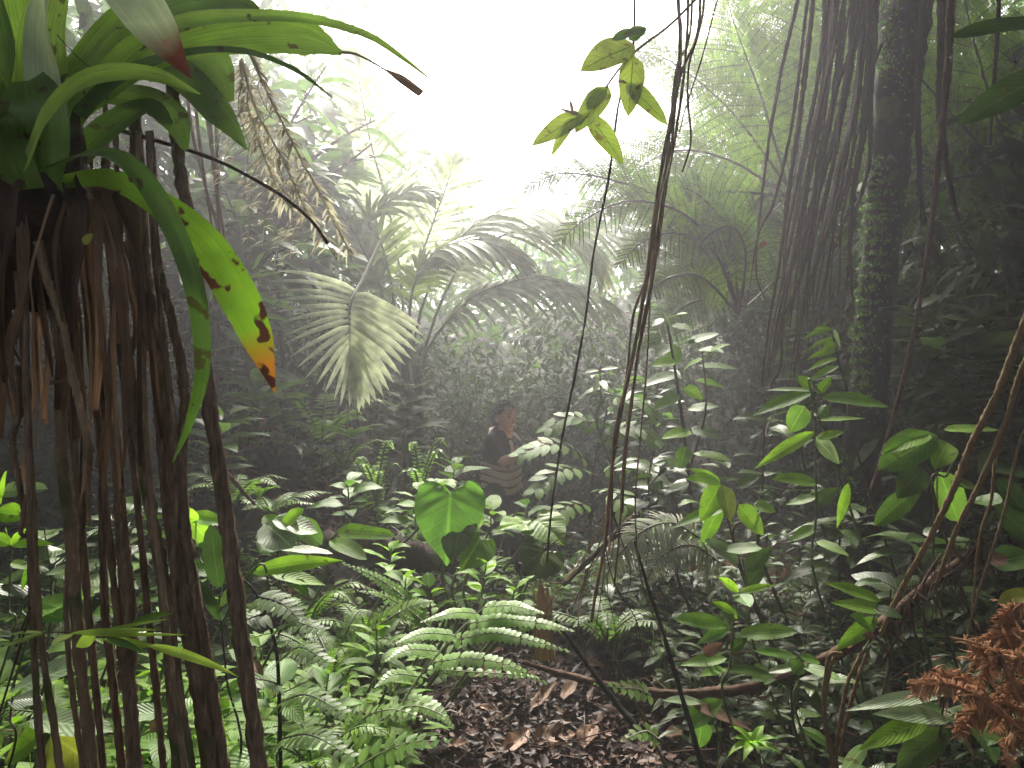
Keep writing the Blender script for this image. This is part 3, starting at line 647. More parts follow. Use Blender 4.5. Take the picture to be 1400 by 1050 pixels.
# ------------------------------------------------------------------ leaning mossy tree on the right with its roots
def right_tree():
    base = P(1172, 790, 4.3); t = thing('leaning_tree', 'dark leaning tree trunk mottled with moss, on the right', 'tree', base)
    pts = spl(PP([(1168, 830, 4.3), (1174, 700, 4.3), (1187, 545, 4.3), (1204, 345, 4.35), (1222, 150, 4.4), (1241, 0, 4.45), (1270, -200, 4.5), (1300, -420, 4.55)]), 90)
    g = Geo(); tube(g, pts, [.14, .1, .1, .095, .115, .14, .15, .15], 20, 0, .06); obj('trunk', g, M['trunk'], t)
    top = pts[-1]; g = Geo()
    for k in range(7):
        a = k * .9 + .3; e = top + np.array([math.cos(a) * 1.5, math.sin(a) * 1.5, U(.5, 1.3)])
        tube(g, spl([pts[-8 - k], (top + e) / 2 + np.array([0, 0, .1]), e], 12), [.05, .015], 7)
    obj('limb', g, M['trunk'], t)
    c = top + rng.normal(0, 1, (90, 3)) * np.array([1.1, 1.1, .45]) + np.array([0, 0, .6])
    g = Geo(); clump_leaves(g, c, 20, .45, .26, .11, 'ovate', 2); obj('crown', g, M['thick'], t)
    # small-leaved creeper on the trunk
    g = Geo(); n = 5200; i = np.clip(rng.beta(1.6, 1.3, n) * 60 + 8, 0, 88).astype(int); a = rng.normal(-2.6, .55, n)
    keep = (np.sin(i * .45 + 2 * a) + np.sin(i * .21) + rng.normal(0, .6, n)) > -.1 ; i, a = i[keep], a[keep]; n = len(i)
    rad = np.interp(i, np.linspace(0, 89, 8), [.14, .1, .1, .095, .115, .14, .15, .15]) * 1.05
    o = np.stack([np.cos(a), np.sin(a), 0 * a], -1)
    leaves(g, pts[i] + o * rad[:, None] + rng.normal(0, .012, (n, 3)), rng.normal(0, .5, (n, 3)) + np.array([0, 0, -.5]), o + rng.normal(0, .3, (n, 3)), U(.012, .026, n), U(.009, .018, n), 'elliptic', 2, 1, .1, .1)
    x = obj('creeper', g, M['leafbl']); tag(x, 'tiny-leaved creeper climbing the left side of the leaning trunk', 'creeper')
right_tree()

rr = [([(1098, -30), (1082, 50), (1062, 120), (1045, 230), (1035, 360), (1045, 410)], 7, 4.0), ([(1115, -30), (1095, 150), (1075, 300), (1055, 430), (1040, 520)], 9, 4.05),
      ([(1130, -30), (1120, 90), (1095, 220), (1077, 330), (1066, 440), (1050, 500)], 8, 4.1), ([(1146, -30), (1130, 120), (1110, 230), (1086, 350), (1060, 500)], 11, 4.0),
      ([(1155, -30), (1148, 100), (1120, 230), (1100, 330), (1088, 470)], 8, 4.1), ([(1170, -30), (1160, 110), (1135, 210), (1110, 300), (1072, 400), (1050, 515)], 12, 4.05),
      ([(1182, -30), (1176, 130), (1150, 230), (1125, 330), (1098, 400)], 10, 4.15), ([(1192, -30), (1186, 130), (1172, 220), (1160, 330), (1168, 430)], 13, 4.1),
      ([(1202, -30), (1192, 150), (1180, 260), (1164, 340), (1150, 450)], 9, 4.15), ([(1160, -30), (1140, 60), (1118, 160), (1100, 260), (1090, 350), (1078, 460)], 7, 3.95),
      ([(1188, -30), (1170, 60), (1150, 150), (1138, 230), (1120, 300)], 11, 4.0), ([(1176, -30), (1166, 60), (1140, 140), (1118, 250), (1098, 340)], 8, 4.12), ([(1140, 150), (1120, 210), (1105, 330), (1080, 420), (1062, 480)], 6, 3.95),
      ([(1112, 330), (1090, 390), (1070, 440), (1066, 500), (1042, 540)], 7, 4.0), ([(1205, 60), (1160, 180), (1138, 260), (1140, 360), (1135, 450)], 6, 4.2), ([(1165, 230), (1150, 300), (1146, 400), (1128, 480)], 5, 4.2)]
for k in range(16):
    x0 = U(1105, 1205); x3 = 1045 + (x0 - 1105) * .75 + U(-14, 14); y3 = U(380, 540)
    rr.append(([(x0, -30), (x0 - (x0 - x3) * .25 + U(-6, 6), 130), (x0 - (x0 - x3) * .62 + U(-8, 8), 270), (x3 + U(-5, 5), y3 - 70), (x3 - 8, y3)], U(3, 6.5), U(3.9, 4.25)))
for k, (a, wpx, d) in enumerate(rr):
    lab = 'single dark aerial root hanging apart at the left of the root curtain' if k == 0 else 'dark aerial root in the dense curtain beside the leaning trunk'
    root('aerial_root', lab, 'aerial root', [(x, y, d) for x, y in a], [wpx * .8, wpx * .75, wpx * .55, wpx * .2], M['vinedk'], None if k == 0 else 'root curtain beside the leaning trunk', 60, 7, .18, 90, .006, .03)
root('liana', 'dark liana hanging right of the trunk, bending away at its lower end', 'liana', [(1285, -220, 3.6), (1288, -20, 3.6), (1286, 100, 3.6), (1288, 180, 3.6), (1300, 250, 3.6), (1311, 302, 3.6)], [12, 12, 11, 8, 5], M['vinedk'])
root('liana', 'long reddish brown liana slanting down right of the trunk to the plants', 'liana', [(1304, -220, 3.5), (1302, -20, 3.5), (1298, 60, 3.5), (1288, 150, 3.5), (1285, 210, 3.5), (1275, 300, 3.5), (1260, 390, 3.5), (1240, 500, 3.5), (1215, 600, 3.5), (1190, 680, 3.5)], [10, 11, 10, 8, 6, 6, 9], M['branch'])
root('liana', 'short dark liana hugging the right edge of the mossy trunk', 'liana', [(1262, -20, 4.2), (1255, 130, 4.2), (1258, 250, 4.2), (1262, 310, 4.2)], [8, 8, 6], M['vinedk'])
root('liana', 'slender dark stem hanging by the big leaves at the right edge', 'liana', [(1372, -220, 3.2), (1366, -20, 3.2), (1361, 80, 3.2), (1352, 200, 3.2)], [6, 6, 4], M['vinedk'])
root('liana', 'knotty tan vine sweeping down from the right edge to the woody branch', 'liana', [(1440, 330, 2.3), (1400, 440, 2.3), (1362, 540, 2.3), (1326, 610, 2.3), (1302, 672, 2.3), (1270, 740, 2.35), (1236, 800, 2.4), (1204, 866, 2.4)], [10, 10, 9, 8, 7], M['vinetan'], fuzz=80, fl=.01)
root('liana', 'second tan vine parallel to the knotty one, nearer the right edge', 'liana', [(1440, 430, 2.25), (1398, 505, 2.25), (1374, 580, 2.25), (1344, 650, 2.25), (1310, 720, 2.3), (1280, 800, 2.35)], [8, 8, 7, 6], M['vinetan'], fuzz=60, fl=.01)
root('liana', 'thin hanging vine near the right edge, below the big oval leaves', 'liana', [(1420, 560, 2.2), (1395, 600, 2.2), (1372, 690, 2.2), (1345, 790, 2.2), (1320, 880, 2.25)], [4, 4, 3], M['vine'])
root('liana', 'thin vine dropping straight between the two tan vines', 'liana', [(1372, 590, 2.3), (1352, 680, 2.3), (1338, 760, 2.3), (1330, 830, 2.3)], [4, 4, 3], M['vinetan'])
for k, a in enumerate([[(1150, 893), (1132, 900), (1124, 960), (1130, 1010), (1142, 1060)], [(1152, 893), (1138, 905), (1128, 965), (1136, 1020), (1150, 1070)], [(1180, 890), (1160, 930), (1150, 975), (1142, 1030), (1146, 1070)], [(1186, 892), (1170, 935), (1158, 985), (1150, 1030)]]):
    root('root_strand', 'tan root strand looping down from the arched woody branch', 'root', [(x, y, 2.25) for x, y in a], [5, 5, 4], M['vinetan'], 'root strands below the arched branch', n=30, wobble=.004)
def woody():
    t = thing('fallen_branch', 'long arched brown branch lying across the leaf litter up to the right', 'branch', P(1000, 950, 2.7))
    g = Geo(); tube(g, wob(PP([(715, 905, 3.1), (800, 930, 2.95), (900, 948, 2.8), (990, 945, 2.7), (1060, 930, 2.6), (1130, 903, 2.5), (1200, 866, 2.5), (1275, 800, 2.5), (1350, 742, 2.5)]), .006, 80), np.array([7, 11, 13, 14, 15, 15, 15, 12, 6]) * 2.7 / F / 2, 9, 0, .12)
    obj('limb', g, M['branch'], t)
    g = Geo()
    for a in [[(1195, 868), (1215, 900), (1208, 955)], [(1170, 880), (1200, 862), (1260, 905)], [(1250, 820), (1275, 780), (1290, 760)], [(1290, 790), (1320, 770), (1345, 735)], [(1240, 830), (1225, 880), (1205, 900)], [(1145, 895), (1170, 868), (1192, 875)]]:
        tube(g, wob(PP([(x, y, 2.48) for x, y in a]), .006, 16), np.array([5, 3]) * 2.5 / F / 2, 5)
    obj('side_twig', g, M['branch'], t)
    g = Geo(); n = 170; c = spl(PP([(1200, 860, 2.5), (1270, 795, 2.5), (1350, 742, 2.5)]), 30)[rng.integers(0, 30, n)] + rng.normal(0, .02, (n, 3))
    leaves(g, c, rng.normal(0, .5, (n, 3)) + np.array([0, 0, -1]), rng.normal(0, 1, (n, 3)), U(.03, .13, n), U(.004, .012, n), 'needle', 4, 1, .2, .5, .4)
    obj('dead_shreds', g, M['deaddk'], t)
woody()
root('dead_stalk', 'black dead stalk leaning over the leaf litter in the middle', 'stalk', [(760, 848, 2.5), (790, 890, 2.5), (830, 945, 2.45), (866, 990, 2.4)], [4, 6, 8, 9], M['kstem'], n=20, wobble=.002)
root('dead_stalk', 'tall thin black stalk curving down to the lower frame edge', 'stalk', [(868, 740, 2.4), (885, 800, 2.35), (905, 860, 2.3), (935, 960, 2.2), (962, 1060, 2.1)], [4, 5, 7, 8], M['kstem'], n=40, wobble=.003, fuzz=160, fl=.008)
def stump():
    t = thing('splintered_stump', 'pale splintered wood stub standing out of the litter', 'stump', P(742, 900, 2.9))
    g = Geo(); N_ = np.array([.3, -1, .1])
    for a, w_ in [([(742, 900), (741, 840), (738, 790)], [26, 22, 3]), ([(748, 895), (750, 830), (748, 800)], [16, 12, 2]), ([(735, 880), (732, 830), (729, 806)], [12, 8, 2]), ([(741, 870), (752, 850), (754, 815)], [8, 7, 2])]:
        tube(g, PP([(*p, 2.9) for p in a]), np.array(w_) * 2.9 / F / 2, 6, 0, .25)
    obj('stub', g, M['splint'], t)
stump()
# ------------------------------------------------------------------ palms
def palms():
    # the frond that hangs like a half-open fan
    t = thing('palm_frond', 'pale palm frond hanging like an open fan above the mound', 'palm frond', P(478, 412, 5.4))
    g = Geo(); rc = spl(PP([(520, 330, 5.9), (497, 380, 5.6), (480, 412, 5.4), (478, 440, 5.35), (480, 470, 5.35), (484, 500, 5.35)]), 40)
    tube(g, rc, [.016, .013, .004], 6); obj('rachis', g, M['palestem'], t)
    g = Geo()
    L_ = [(368, 366), (361, 382), (372, 397), (374, 411), (378, 426), (384, 441), (394, 458), (392, 470), (400, 487), (411, 500), (420, 516), (436, 522), (446, 534), (458, 544), (466, 552), (478, 556), (487, 562)]
    R_ = [(572, 446), (574, 457), (570, 468), (564, 478), (558, 488), (550, 496), (543, 508), (535, 520), (529, 530), (522, 538), (513, 546), (505, 552), (497, 558), (491, 563)]
    for k, e in enumerate(L_):
        u = k / (len(L_) - 1); b = rc[int(12 + 26 * u)]; e3 = P(*e, 5.25 + U(-.08, .08)); D = e3 - b
        sg = .22 * (1 - u) + .02
        leaves(g, b[None], (D + np.array([0, 0, sg * np.linalg.norm(D)]))[None], np.array([[U(-.2, .2), -1, .5]]), np.linalg.norm(D), 11 * 5.3 / F, 'needle', 7, 1, sg, .3)
    for k, e in enumerate(R_):
        u = k / (len(R_) - 1); b = rc[int(13 + 25 * u)]; e3 = P(*e, 5.25 + U(-.03, .03)); D = e3 - b; sg = .12 * (1 - u) + .02
        leaves(g, b[None], (D + np.array([0, 0, sg * np.linalg.norm(D)]))[None], np.array([[.3 * (1 - u), -1, .4]]), np.linalg.norm(D), 20 * 5.3 / F, 'needle', 7, 1, sg, .22)
    obj('leaflets', g, M['palmlit'], t)
    # clump palm in the centre
    t = thing('palm', 'clump palm with long arching feathery fronds in the misty centre', 'palm', P(575, 500, 6.8))
    sp = [  # rachis, leaflet length px, colour, n, droop
        ([(575, 520, 6.4), (588, 470, 6.4), (640, 412, 6.3), (690, 388, 6.3), (740, 382, 6.3), (800, 398, 6.3), (850, 425, 6.3)], 90, 'palmlit', 42, .55, (0, -.5, 1)),
        ([(560, 500, 6.8), (580, 410, 6.8), (620, 335, 6.8), (680, 292, 6.8), (740, 292, 6.8), (800, 330, 6.8), (830, 390, 6.8)], 112, 'palmlit', 50, .5, (0, -.4, 1)),
        ([(552, 480, 8.6), (548, 380, 8.6), (530, 280, 8.6), (508, 200, 8.6), (494, 130, 8.6), (486, 70, 8.6)], 95, 'palmlit', 44, .35, (.2, -.9, .5)),
        ([(556, 490, 8.6), (565, 390, 8.6), (590, 310, 8.6), (612, 250, 8.6), (622, 212, 8.6)], 85, 'palmlit', 30, .3, (0, -1, .4)),
        ([(565, 500, 6.6), (560, 420, 6.6), (580, 360, 6.6), (630, 330, 6.5), (690, 340, 6.5), (730, 372, 6.5)], 80, 'palm', 36, .5, (0, -.5, 1)),
        ([(550, 500, 6.9), (530, 420, 6.9), (500, 350, 6.8), (470, 300, 6.7), (440, 290, 6.7), (410, 310, 6.7)], 80, 'palm', 36, .5, (0, -.5, 1)),
        ([(545, 480, 7.1), (535, 390, 7.1), (520, 330, 7.1), (505, 300, 7.0), (560, 260, 7.0), (600, 268, 6.9)], 70, 'palm', 30, .4, (0, -.7, .8)),
        ([(575, 500, 7.0), (600, 420, 7.0), (640, 350, 7.0), (700, 318, 7.0), (780, 310, 7.0), (850, 330, 7.0), (895, 375, 7.0)], 95, 'palmlit', 44, .5, (0, -.5, 1))]
    for path, ll, mt, n, dr, up in sp:
        g = Geo(); frond(g, PP(path), n, ll * path[0][2] / F, 12 * 6.5 / F, up, .25, (58, 28), 'needle', None, dr * .8, 6, 1, .25, .014, 0, 1, .05)
        obj('frond', g, [M[mt], M['gstem']], t)
    g = Geo(); tube(g, spl([P(560, 660, 6.8), P(556, 560, 6.85), P(553, 470, 6.9)], 14), [.05, .045, .04], 10, 0, .08); tube(g, spl([P(575, 660, 6.7), P(572, 560, 6.6), P(570, 500, 6.6)], 14), [.045, .04, .03], 10, 0, .08)
    obj('trunk', g, M['trunk'], t)
    # palm further back at the left edge of the sky
    t = thing('palm', 'bright misty palm at the left edge of the sky, fronds nearly bleached out', 'palm', P(470, 480, 12.5))
    for path, ll in [([(480, 420, 12.5), (520, 300, 12.5), (560, 240, 12.5), (610, 225, 12.5), (650, 250, 12.5)], 70), ([(470, 400, 12.5), (478, 250, 12.5), (475, 130, 12.5), (468, 40, 12.5)], 80), ([(476, 400, 12.5), (505, 280, 12.5), (530, 200, 12.5), (552, 175, 12.5)], 70),
                     ([(470, 420, 12.5), (440, 280, 12.5), (415, 200, 12.5), (380, 170, 12.5), (350, 190, 12.5)], 70), ([(478, 420, 12.5), (530, 330, 12.5), (590, 290, 12.5), (640, 300, 12.5)], 60)]:
        g = Geo(); frond(g, PP(path), 34, ll * 12.5 / F, .058, (0, -.7, .7), .22, (60, 30), 'needle', None, .35, 5, 1, .2, .022); obj('frond', g, [M['palm'], M['gstem']], t)
    g = Geo(); tube(g, spl([P(472, 560, 12.5), P(474, 480, 12.5), P(476, 400, 12.5)], 10), [.1, .08], 9, 0, .08); obj('trunk', g, M['trunk'], t)
palms()

# ------------------------------------------------------------------ tree ferns and big ferns on the right
def bipfrond(name, path, plen, n, parent, mat='tfern', up=(0, -.85, .5), droop=.16, m=26, bl=.16, ang=(75, 45), r=.012, bw=.26):
    d = path[0][2]; g = Geo()
    frond(g, PP(path), n, plen * d / F, .1, up, .15, ang, droop=droop, r=r, bip=m, bl=bl, bw=bw, bang=72, bprof='needle')
    return obj(name, g, [M[mat], M['bstem']], parent)
def tree_ferns():
    t = thing('tree_fern', 'tall sunlit tree fern spreading bright lacy fronds into the white sky', 'tree fern', P(1085, 420, 7.0))
    for p, ll in [([(1080, 260, 7), (1015, 170, 7), (960, 115, 6.9), (900, 75, 6.8), (850, 70, 6.7)], 95), ([(1080, 265, 7), (1040, 130, 7), (1010, 50, 6.9), (985, -30, 6.9)], 95), ([(1080, 270, 7), (1000, 220, 6.9), (930, 205, 6.8), (880, 225, 6.7), (850, 255, 6.7)], 90),
                  ([(1085, 260, 7), (1100, 120, 7.1), (1110, 20, 7.1), (1115, -60, 7.1)], 95), ([(1085, 270, 7), (1000, 262, 6.8), (940, 275, 6.6), (900, 305, 6.5)], 80), ([(1090, 265, 7), (1170, 150, 7.2), (1230, 100, 7.3), (1290, 90, 7.3)], 90), ([(1090, 270, 7), (1150, 240, 6.8), (1210, 250, 6.6), (1250, 290, 6.5)], 80), ([(1080, 270, 7), (1030, 310, 6.7), (985, 345, 6.4), (960, 390, 6.3)], 80)]:
        bipfrond('frond', p, ll * 1.15, 25, t, 'tfern')
    g = Geo(); tube(g, spl([P(1095, 600, 7), P(1090, 420, 7), P(1084, 265, 7)], 16), [.13, .1, .07], 10, 0, .2); obj('trunk', g, M['trunk'], t)
    t = thing('tree_fern', 'tree fern behind the leaning trunk with hanging green fronds at the right', 'tree fern', P(1385, 380, 5.6))
    for p, ll in [([(1385, 235, 5.6), (1340, 200, 5.5), (1270, 120, 5.4), (1215, 60, 5.4), (1170, 40, 5.3)], 105), ([(1385, 230, 5.6), (1350, 120, 5.6), (1325, 30, 5.6), (1310, -60, 5.6)], 100), ([(1385, 240, 5.6), (1320, 240, 5.3), (1260, 270, 5.1), (1225, 320, 5.0)], 85), ([(1390, 230, 5.6), (1420, 110, 5.6), (1450, 20, 5.6)], 100), ([(1385, 235, 5.6), (1300, 160, 5.7), (1240, 150, 5.7), (1180, 190, 5.7), (1150, 240, 5.7)], 90)]:
        bipfrond('frond', p, ll * 1.15, 25, t, 'tfern')
    g = Geo(); tube(g, spl([P(1390, 640, 5.6), P(1390, 420, 5.6), P(1385, 235, 5.6)], 16), [.12, .1, .07], 10, 0, .2); obj('trunk', g, M['trunk'], t)
    t = thing('tree_fern', 'backlit tree fern high behind the root curtain, its fronds crossing the trunk', 'tree fern', P(1170, 330, 8.0))
    for p, ll in [([(1170, 190, 8), (1110, 110, 8), (1050, 70, 7.9), (990, 75, 7.8), (950, 105, 7.7)], 90), ([(1170, 190, 8), (1140, 80, 8), (1120, 0, 8), (1110, -70, 8)], 95), ([(1170, 195, 8), (1110, 180, 7.8), (1060, 195, 7.7), (1020, 230, 7.6)], 85), ([(1170, 190, 8), (1210, 90, 8), (1260, 30, 8), (1320, 0, 8)], 95), ([(1170, 195, 8), (1240, 170, 7.8), (1300, 190, 7.6), (1340, 240, 7.5)], 90), ([(1170, 195, 8), (1150, 230, 7.7), (1125, 290, 7.5), (1110, 350, 7.4)], 80)]:
        bipfrond('frond', p, ll * 1.15, 25, t, 'tfern')
    g = Geo(); tube(g, spl([P(1175, 560, 8), P(1172, 380, 8), P(1170, 190, 8)], 16), [.13, .1, .07], 10, 0, .2); obj('trunk', g, M['trunk'], t)
    t = thing('giant_fern', 'large dark fern frond mass arching left over the gully, right of the palm', 'fern', P(1000, 440, 5.6))
    for p, ll, mt in [([(1010, 430, 5.6), (975, 340, 5.5), (910, 275, 5.4), (840, 247, 5.3), (765, 237, 5.2), (715, 262, 5.2)], 62, 'fern'), ([(1010, 430, 5.6), (985, 345, 5.4), (930, 290, 5.2), (860, 275, 5.1), (800, 300, 5.0), (760, 335, 5.0)], 58, 'ferndk'), ([(1010, 430, 5.6), (980, 350, 5.3), (930, 320, 5.1), (880, 330, 5.0), (845, 365, 4.95)], 52, 'ferndk'),
                      ([(1010, 430, 5.6), (1000, 330, 5.6), (960, 270, 5.5), (910, 250, 5.5)], 60, 'fern'), ([(1010, 430, 5.6), (1020, 350, 5.4), (1000, 310, 5.3), (960, 330, 5.2), (940, 370, 5.1)], 50, 'fern'), ([(1010, 430, 5.6), (960, 380, 5.3), (915, 380, 5.1), (880, 405, 5.0)], 50, 'ferndk')]:
        bipfrond('frond', p, ll, 29, t, 'fern' if mt == 'fern' else 'tfern', (-.25, -.85, .5), .14, 18, .22, (72, 45), .012, .28)
    t = thing('tree_fern', 'dim fern crown in the shade below the sunlit tree fern', 'tree fern', P(1010, 480, 6.4))
    for p, ll in [([(1020, 420, 6.4), (980, 360, 6.2), (930, 350, 6.1), (880, 380, 6.0)], 60), ([(1020, 420, 6.4), (1010, 350, 6.3), (1030, 300, 6.3), (1060, 290, 6.3)], 60), ([(1020, 420, 6.4), (1080, 370, 6.2), (1120, 370, 6.1), (1150, 400, 6)], 60), ([(1020, 420, 6.4), (960, 410, 6.1), (920, 430, 6), (890, 465, 5.9)], 55)]:
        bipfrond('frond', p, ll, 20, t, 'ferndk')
tree_ferns()

# ------------------------------------------------------------------ generic plants
def footed(pts):
    """lead a stem on down to the soil under its lowest point"""
    p = np.asarray(pts, float); b = p[0]; h = float(H(b[0], b[1]))
    if b[2] - h < .03: return p
    k = (b[2] - h) * (-.6 if b[0] < .3 else .45); x, y = b[0] + k, b[1] + abs(k) * .8
    return np.vstack([[x, y, float(H(x, y)) - .02], p])
def foot(t, b, r, mat='gstem'):
    f = footed([b])
    if len(f) > 1:
        g = Geo(); tube(g, spl(f, 8), [r * 1.3, r], 6); obj('stalk', g, M[mat], t)

def basis(tilt, az):
    return np.array([math.sin(tilt) * math.cos(az), math.sin(tilt) * math.sin(az), math.cos(tilt)])
def shrub(label, base, top, nl, ll, lw, mat='leaf', name='shrub', cat='shrub', prof='ovate', up=.45, droop=.35, t0=.25, stemw=5, stem='gstem', opp=False, S=6, C=2, each=False, wave=.08, branches=0, brl=.5, pet=.25, group=None, fold=.15):
    """stem with leaves round it; sizes in photo pixels at its depth"""
    d = base[2]; s = d / F; b, e = P(*base), P(*top)
    t = thing(name, label, cat, b, group)
    mid = (b + e) / 2 + rng.normal(0, .04, 3) * np.linalg.norm(e - b); st = spl([b, mid, e], 24)
    g = Geo(); tube(g, spl(footed(st[[0, 8, 16, 23]]), 26), np.array([1, .6, .35]) * stemw * s / 2 * 1.2, 6)
    axes = [(st, t0)]
    for k in range(branches):
        i = int(24 * U(.3, .85)); a = U(0, 6.28); L = np.linalg.norm(e - b) * brl * U(.6, 1.1)
        q = st[i]; r_ = q + np.array([math.cos(a), math.sin(a) * .8, U(.2, .8)]) * L
        br = spl([q, (q + r_) / 2 + np.array([0, 0, .05 * L]), r_], 14); tube(g, br, np.array([.5, .25]) * stemw * s / 2 * 1.2, 5); axes.append((br, .2))
    Bs, Ds, Ns, Ls = [], [], [], []
    per = max(2, nl // len(axes))
    for ax, ta in axes:
        K = len(ax); az = U(0, 6.28)
        for k in range(per):
            u = ta + (1 - ta) * (k + .5) / per
            if opp:
                u = ta + (1 - ta) * ((k // 2) + .8) / (per / 2 + .3); az += math.pi if k % 2 else math.pi / 2 * .9 + U(-.2, .2)
            else:
                az += 2.4 + U(-.3, .3)
            q = ax[min(K - 1, int(u * (K - 1)))]; el = up * (.4 + .9 * u) + U(-.15, .15)
            D = np.array([math.cos(az) * math.cos(el), math.sin(az) * math.cos(el), math.sin(el)]); L = ll * s * U(.7, 1.15) * (1.05 - .35 * abs(u - .6))
            pb = q + D * L * pet * .5
            tube(g, [q, q + (pb - q) * .5 + np.array([0, 0, .003]), pb], stemw * s * .13, 4)
            Bs.append(pb); Ds.append(D); Ls.append(L); Ns.append(np.array([0, -.12, 1.]) + rng.normal(0, .22, 3) - D * D[2])
    obj('stem', g, M[stem], t)
    Bs, Ds, Ns, Ls = map(np.array, (Bs, Ds, Ns, Ls)); ww = lw / ll * Ls * U(.85, 1.15, len(Ls))
    if each:
        for k in range(len(Bs)):
            g = Geo(); leaves(g, Bs[k:k + 1], Ds[k:k + 1], Ns[k:k + 1], Ls[k], ww[k], prof, S + 2, C, droop * U(.6, 1.4), fold, wave); obj('leaf', g, M[mat], t)
    else:
        g = Geo(); leaves(g, Bs, Ds, Ns, Ls, ww, prof, S, C, droop * U(.5, 1.5, len(Bs)), fold, wave); obj('foliage', g, M[mat], t)
    return t

def fernplant(label, base, n, ll, mat='fern', name='fern', rise=.75, pw_=.2, np_=22, az=None, bip=0, droop=.25, group=None, spread=1., pprof='needle', pwid=.05):
    d = base[2]; s = d / F; b = P(*base); t = thing(name, label, 'fern', b, group); foot(t, b, .0045); a0 = U(0, 6.28)
    for k in range(n):
        a = (a0 + k * 2.4) if az is None else math.radians(az[k % len(az)]) + U(-.12, .12)
        L = ll * s * U(.75, 1.1); r_ = rise * U(.6, 1.3)
        dv = np.array([math.cos(a), math.sin(a), 0]) * spread
        p = [b, b + dv * L * .25 + np.array([0, 0, r_ * L * .45]), b + dv * L * .6 + np.array([0, 0, r_ * L * .7]), b + dv * L * .95 + np.array([0, 0, r_ * L * .6])]
        g = Geo(); frond(g, p, np_, L * pw_, L * pwid, (0, 0, 1), .1, (75, 45), pprof, None, droop, 3, 1, .1, .006 * d / 3, 0, 1, .06, 0, bip, .22, .4)
        obj('frond', g, [M[mat], M['gstem']], t)
    return t

def rosette(label, base, n, ll, lw, mat='leafbr', name='rosette_plant', cat='plant', up=.7, droop=.5, prof='strap', group=None, S=8, wave=.0, fold=.3):
    d = base[2]; s = d / F; b = P(*base); t = thing(name, label, cat, b, group); foot(t, b, .006); a0 = U(0, 6.28); 
    for k in range(n):
        a = a0 + 2.4 * k; el = up * U(.7, 1.3); D = np.array([math.cos(a) * math.cos(el), math.sin(a) * math.cos(el), math.sin(el)])
        g = Geo(); L = ll * s * U(.75, 1.1); leaves(g, b[None], D[None], (np.array([0, 0, 1.]) - D * D[2] + rng.normal(0, .1, 3))[None], L, lw * s * U(.85, 1.1), prof, S, 2, droop * U(.7, 1.3), fold, wave); obj('leaf', g, M[mat], t)
    return t

def explicit(label, name, cat, stems, lvs, mat='leaf', stem='gstem', sw=4, prof='ovate', group=None, each=True):
    """plant whose stems and leaves are laid out as the photo shows; leaf = (b, t, w, face, sag[, mat[, prof]])"""
    t = thing(name, label, cat, P(*stems[0][0]), group)
    for k, st in enumerate(stems):
        d = st[0][2]; g = Geo(); tube(g, spl(footed(PP(st)), 22), np.array([1.1, .8, .5]) * sw * d / F / 2, 6); obj('stem', g, M[stem], t)
    for l in lvs:
        g = Geo(); b, e, w_, f, sg = l[:5]; m = l[5] if len(l) > 5 else mat; pf = l[6] if len(l) > 6 else prof
        leafpx(g, b, e, w_, f, sg, pf, 9, 2, .18, .07); obj('leaf', g, M[m], t)
    return t
# ------------------------------------------------------------------ plants of the middle ground, each where the photo shows it
def d3(a, d): return (a[0], a[1], d)
def EX(label, name, cat, d, stems, lvs, **k):
    L = []
    for l in lvs:
        b, e = l[0], l[1]; dd = l[2] if isinstance(l[2], float) and l[2] < 1.0 and len(l) > 5 and isinstance(l[3], (int, float)) and l[3] > 2 else None
        L.append(((*b, d), (*e, d - .12 * U(-.3, 1)), *l[2:]))
    return explicit(label, name, cat, [[(*p, d) for p in st] for st in stems], L, **k)

# centre: heart-leaved aroid
t = EX('plant with a huge bright heart-shaped leaf standing in the clearing centre', 'heart_leaf_plant', 'plant', 3.2, [[(603, 860), (606, 800), (600, 668)], [(622, 860), (618, 800), (652, 735)], [(636, 860), (634, 800), (668, 728)], [(612, 860), (604, 780), (622, 716)]], [],
       sw=6)
def heart(t, c, tip, w, L, N, mat, d=3.15):
    g = Geo(); b = P(*c, d); D = nrm(P(*tip, d - .12) - b); X = nrm(np.cross(D, np.array(N, float))); N2 = np.cross(X, D)
    hp = spl(np.array([(0, -.01, 0), (.1, -.1, 0), (.25, -.16, 0), (.4, -.1, 0), (.49, .07, 0), (.47, .28, 0), (.38, .48, 0), (.24, .66, 0), (.1, .79, 0), (0, .9, 0)]), 25)
    o2 = np.vstack([hp, hp[-2::-1] * np.array([-1, 1, 1])]); n = len(o2) - 1; hx, hy = o2[:, 0], o2[:, 1]; a = np.linspace(0, 2 * np.pi, n + 1)
    r = np.linspace(.02, 1, 9)[:, None]; y0 = .03; x = hx * r; y = y0 + (hy - y0) * r
    z = .16 * np.abs(x) + .025 * np.sin(a * 7 + .6) * r ** 2 + .02 * np.sin(y * 38 - np.abs(x) * 20) * r - .22 * np.clip(y, 0, 1) ** 2 - .25 * x ** 2
    v = b + X * (x * w)[..., None] + D * ((y - y0) * L)[..., None] + N2 * (z * w)[..., None]
    i, j = np.meshgrid(np.arange(8), np.arange(n), indexing='ij'); q = (i * (n + 1) + j).ravel()
    g.add(v, np.stack([q, q + 1, q + n + 2, q + n + 1], 1), np.stack([.5 + x, .2 + .75 * (y + .16) / .8], -1), U(0, 1)); obj('leaf', g, M[mat], t)
heart(t, (616, 678), (608, 764), .29, .31, (-.1, -1, .5), 'heart'); heart(t, (655, 738), (638, 768), .17, .2, (.3, -1, .4), 'leaf'); heart(t, (630, 722), (616, 762), .15, .19, (-.4, -1, .2), 'leafdk', 3.1); heart(t, (642, 690), (655, 712), .12, .2, (.8, -.6, .8), 'leafbr', 3.25)
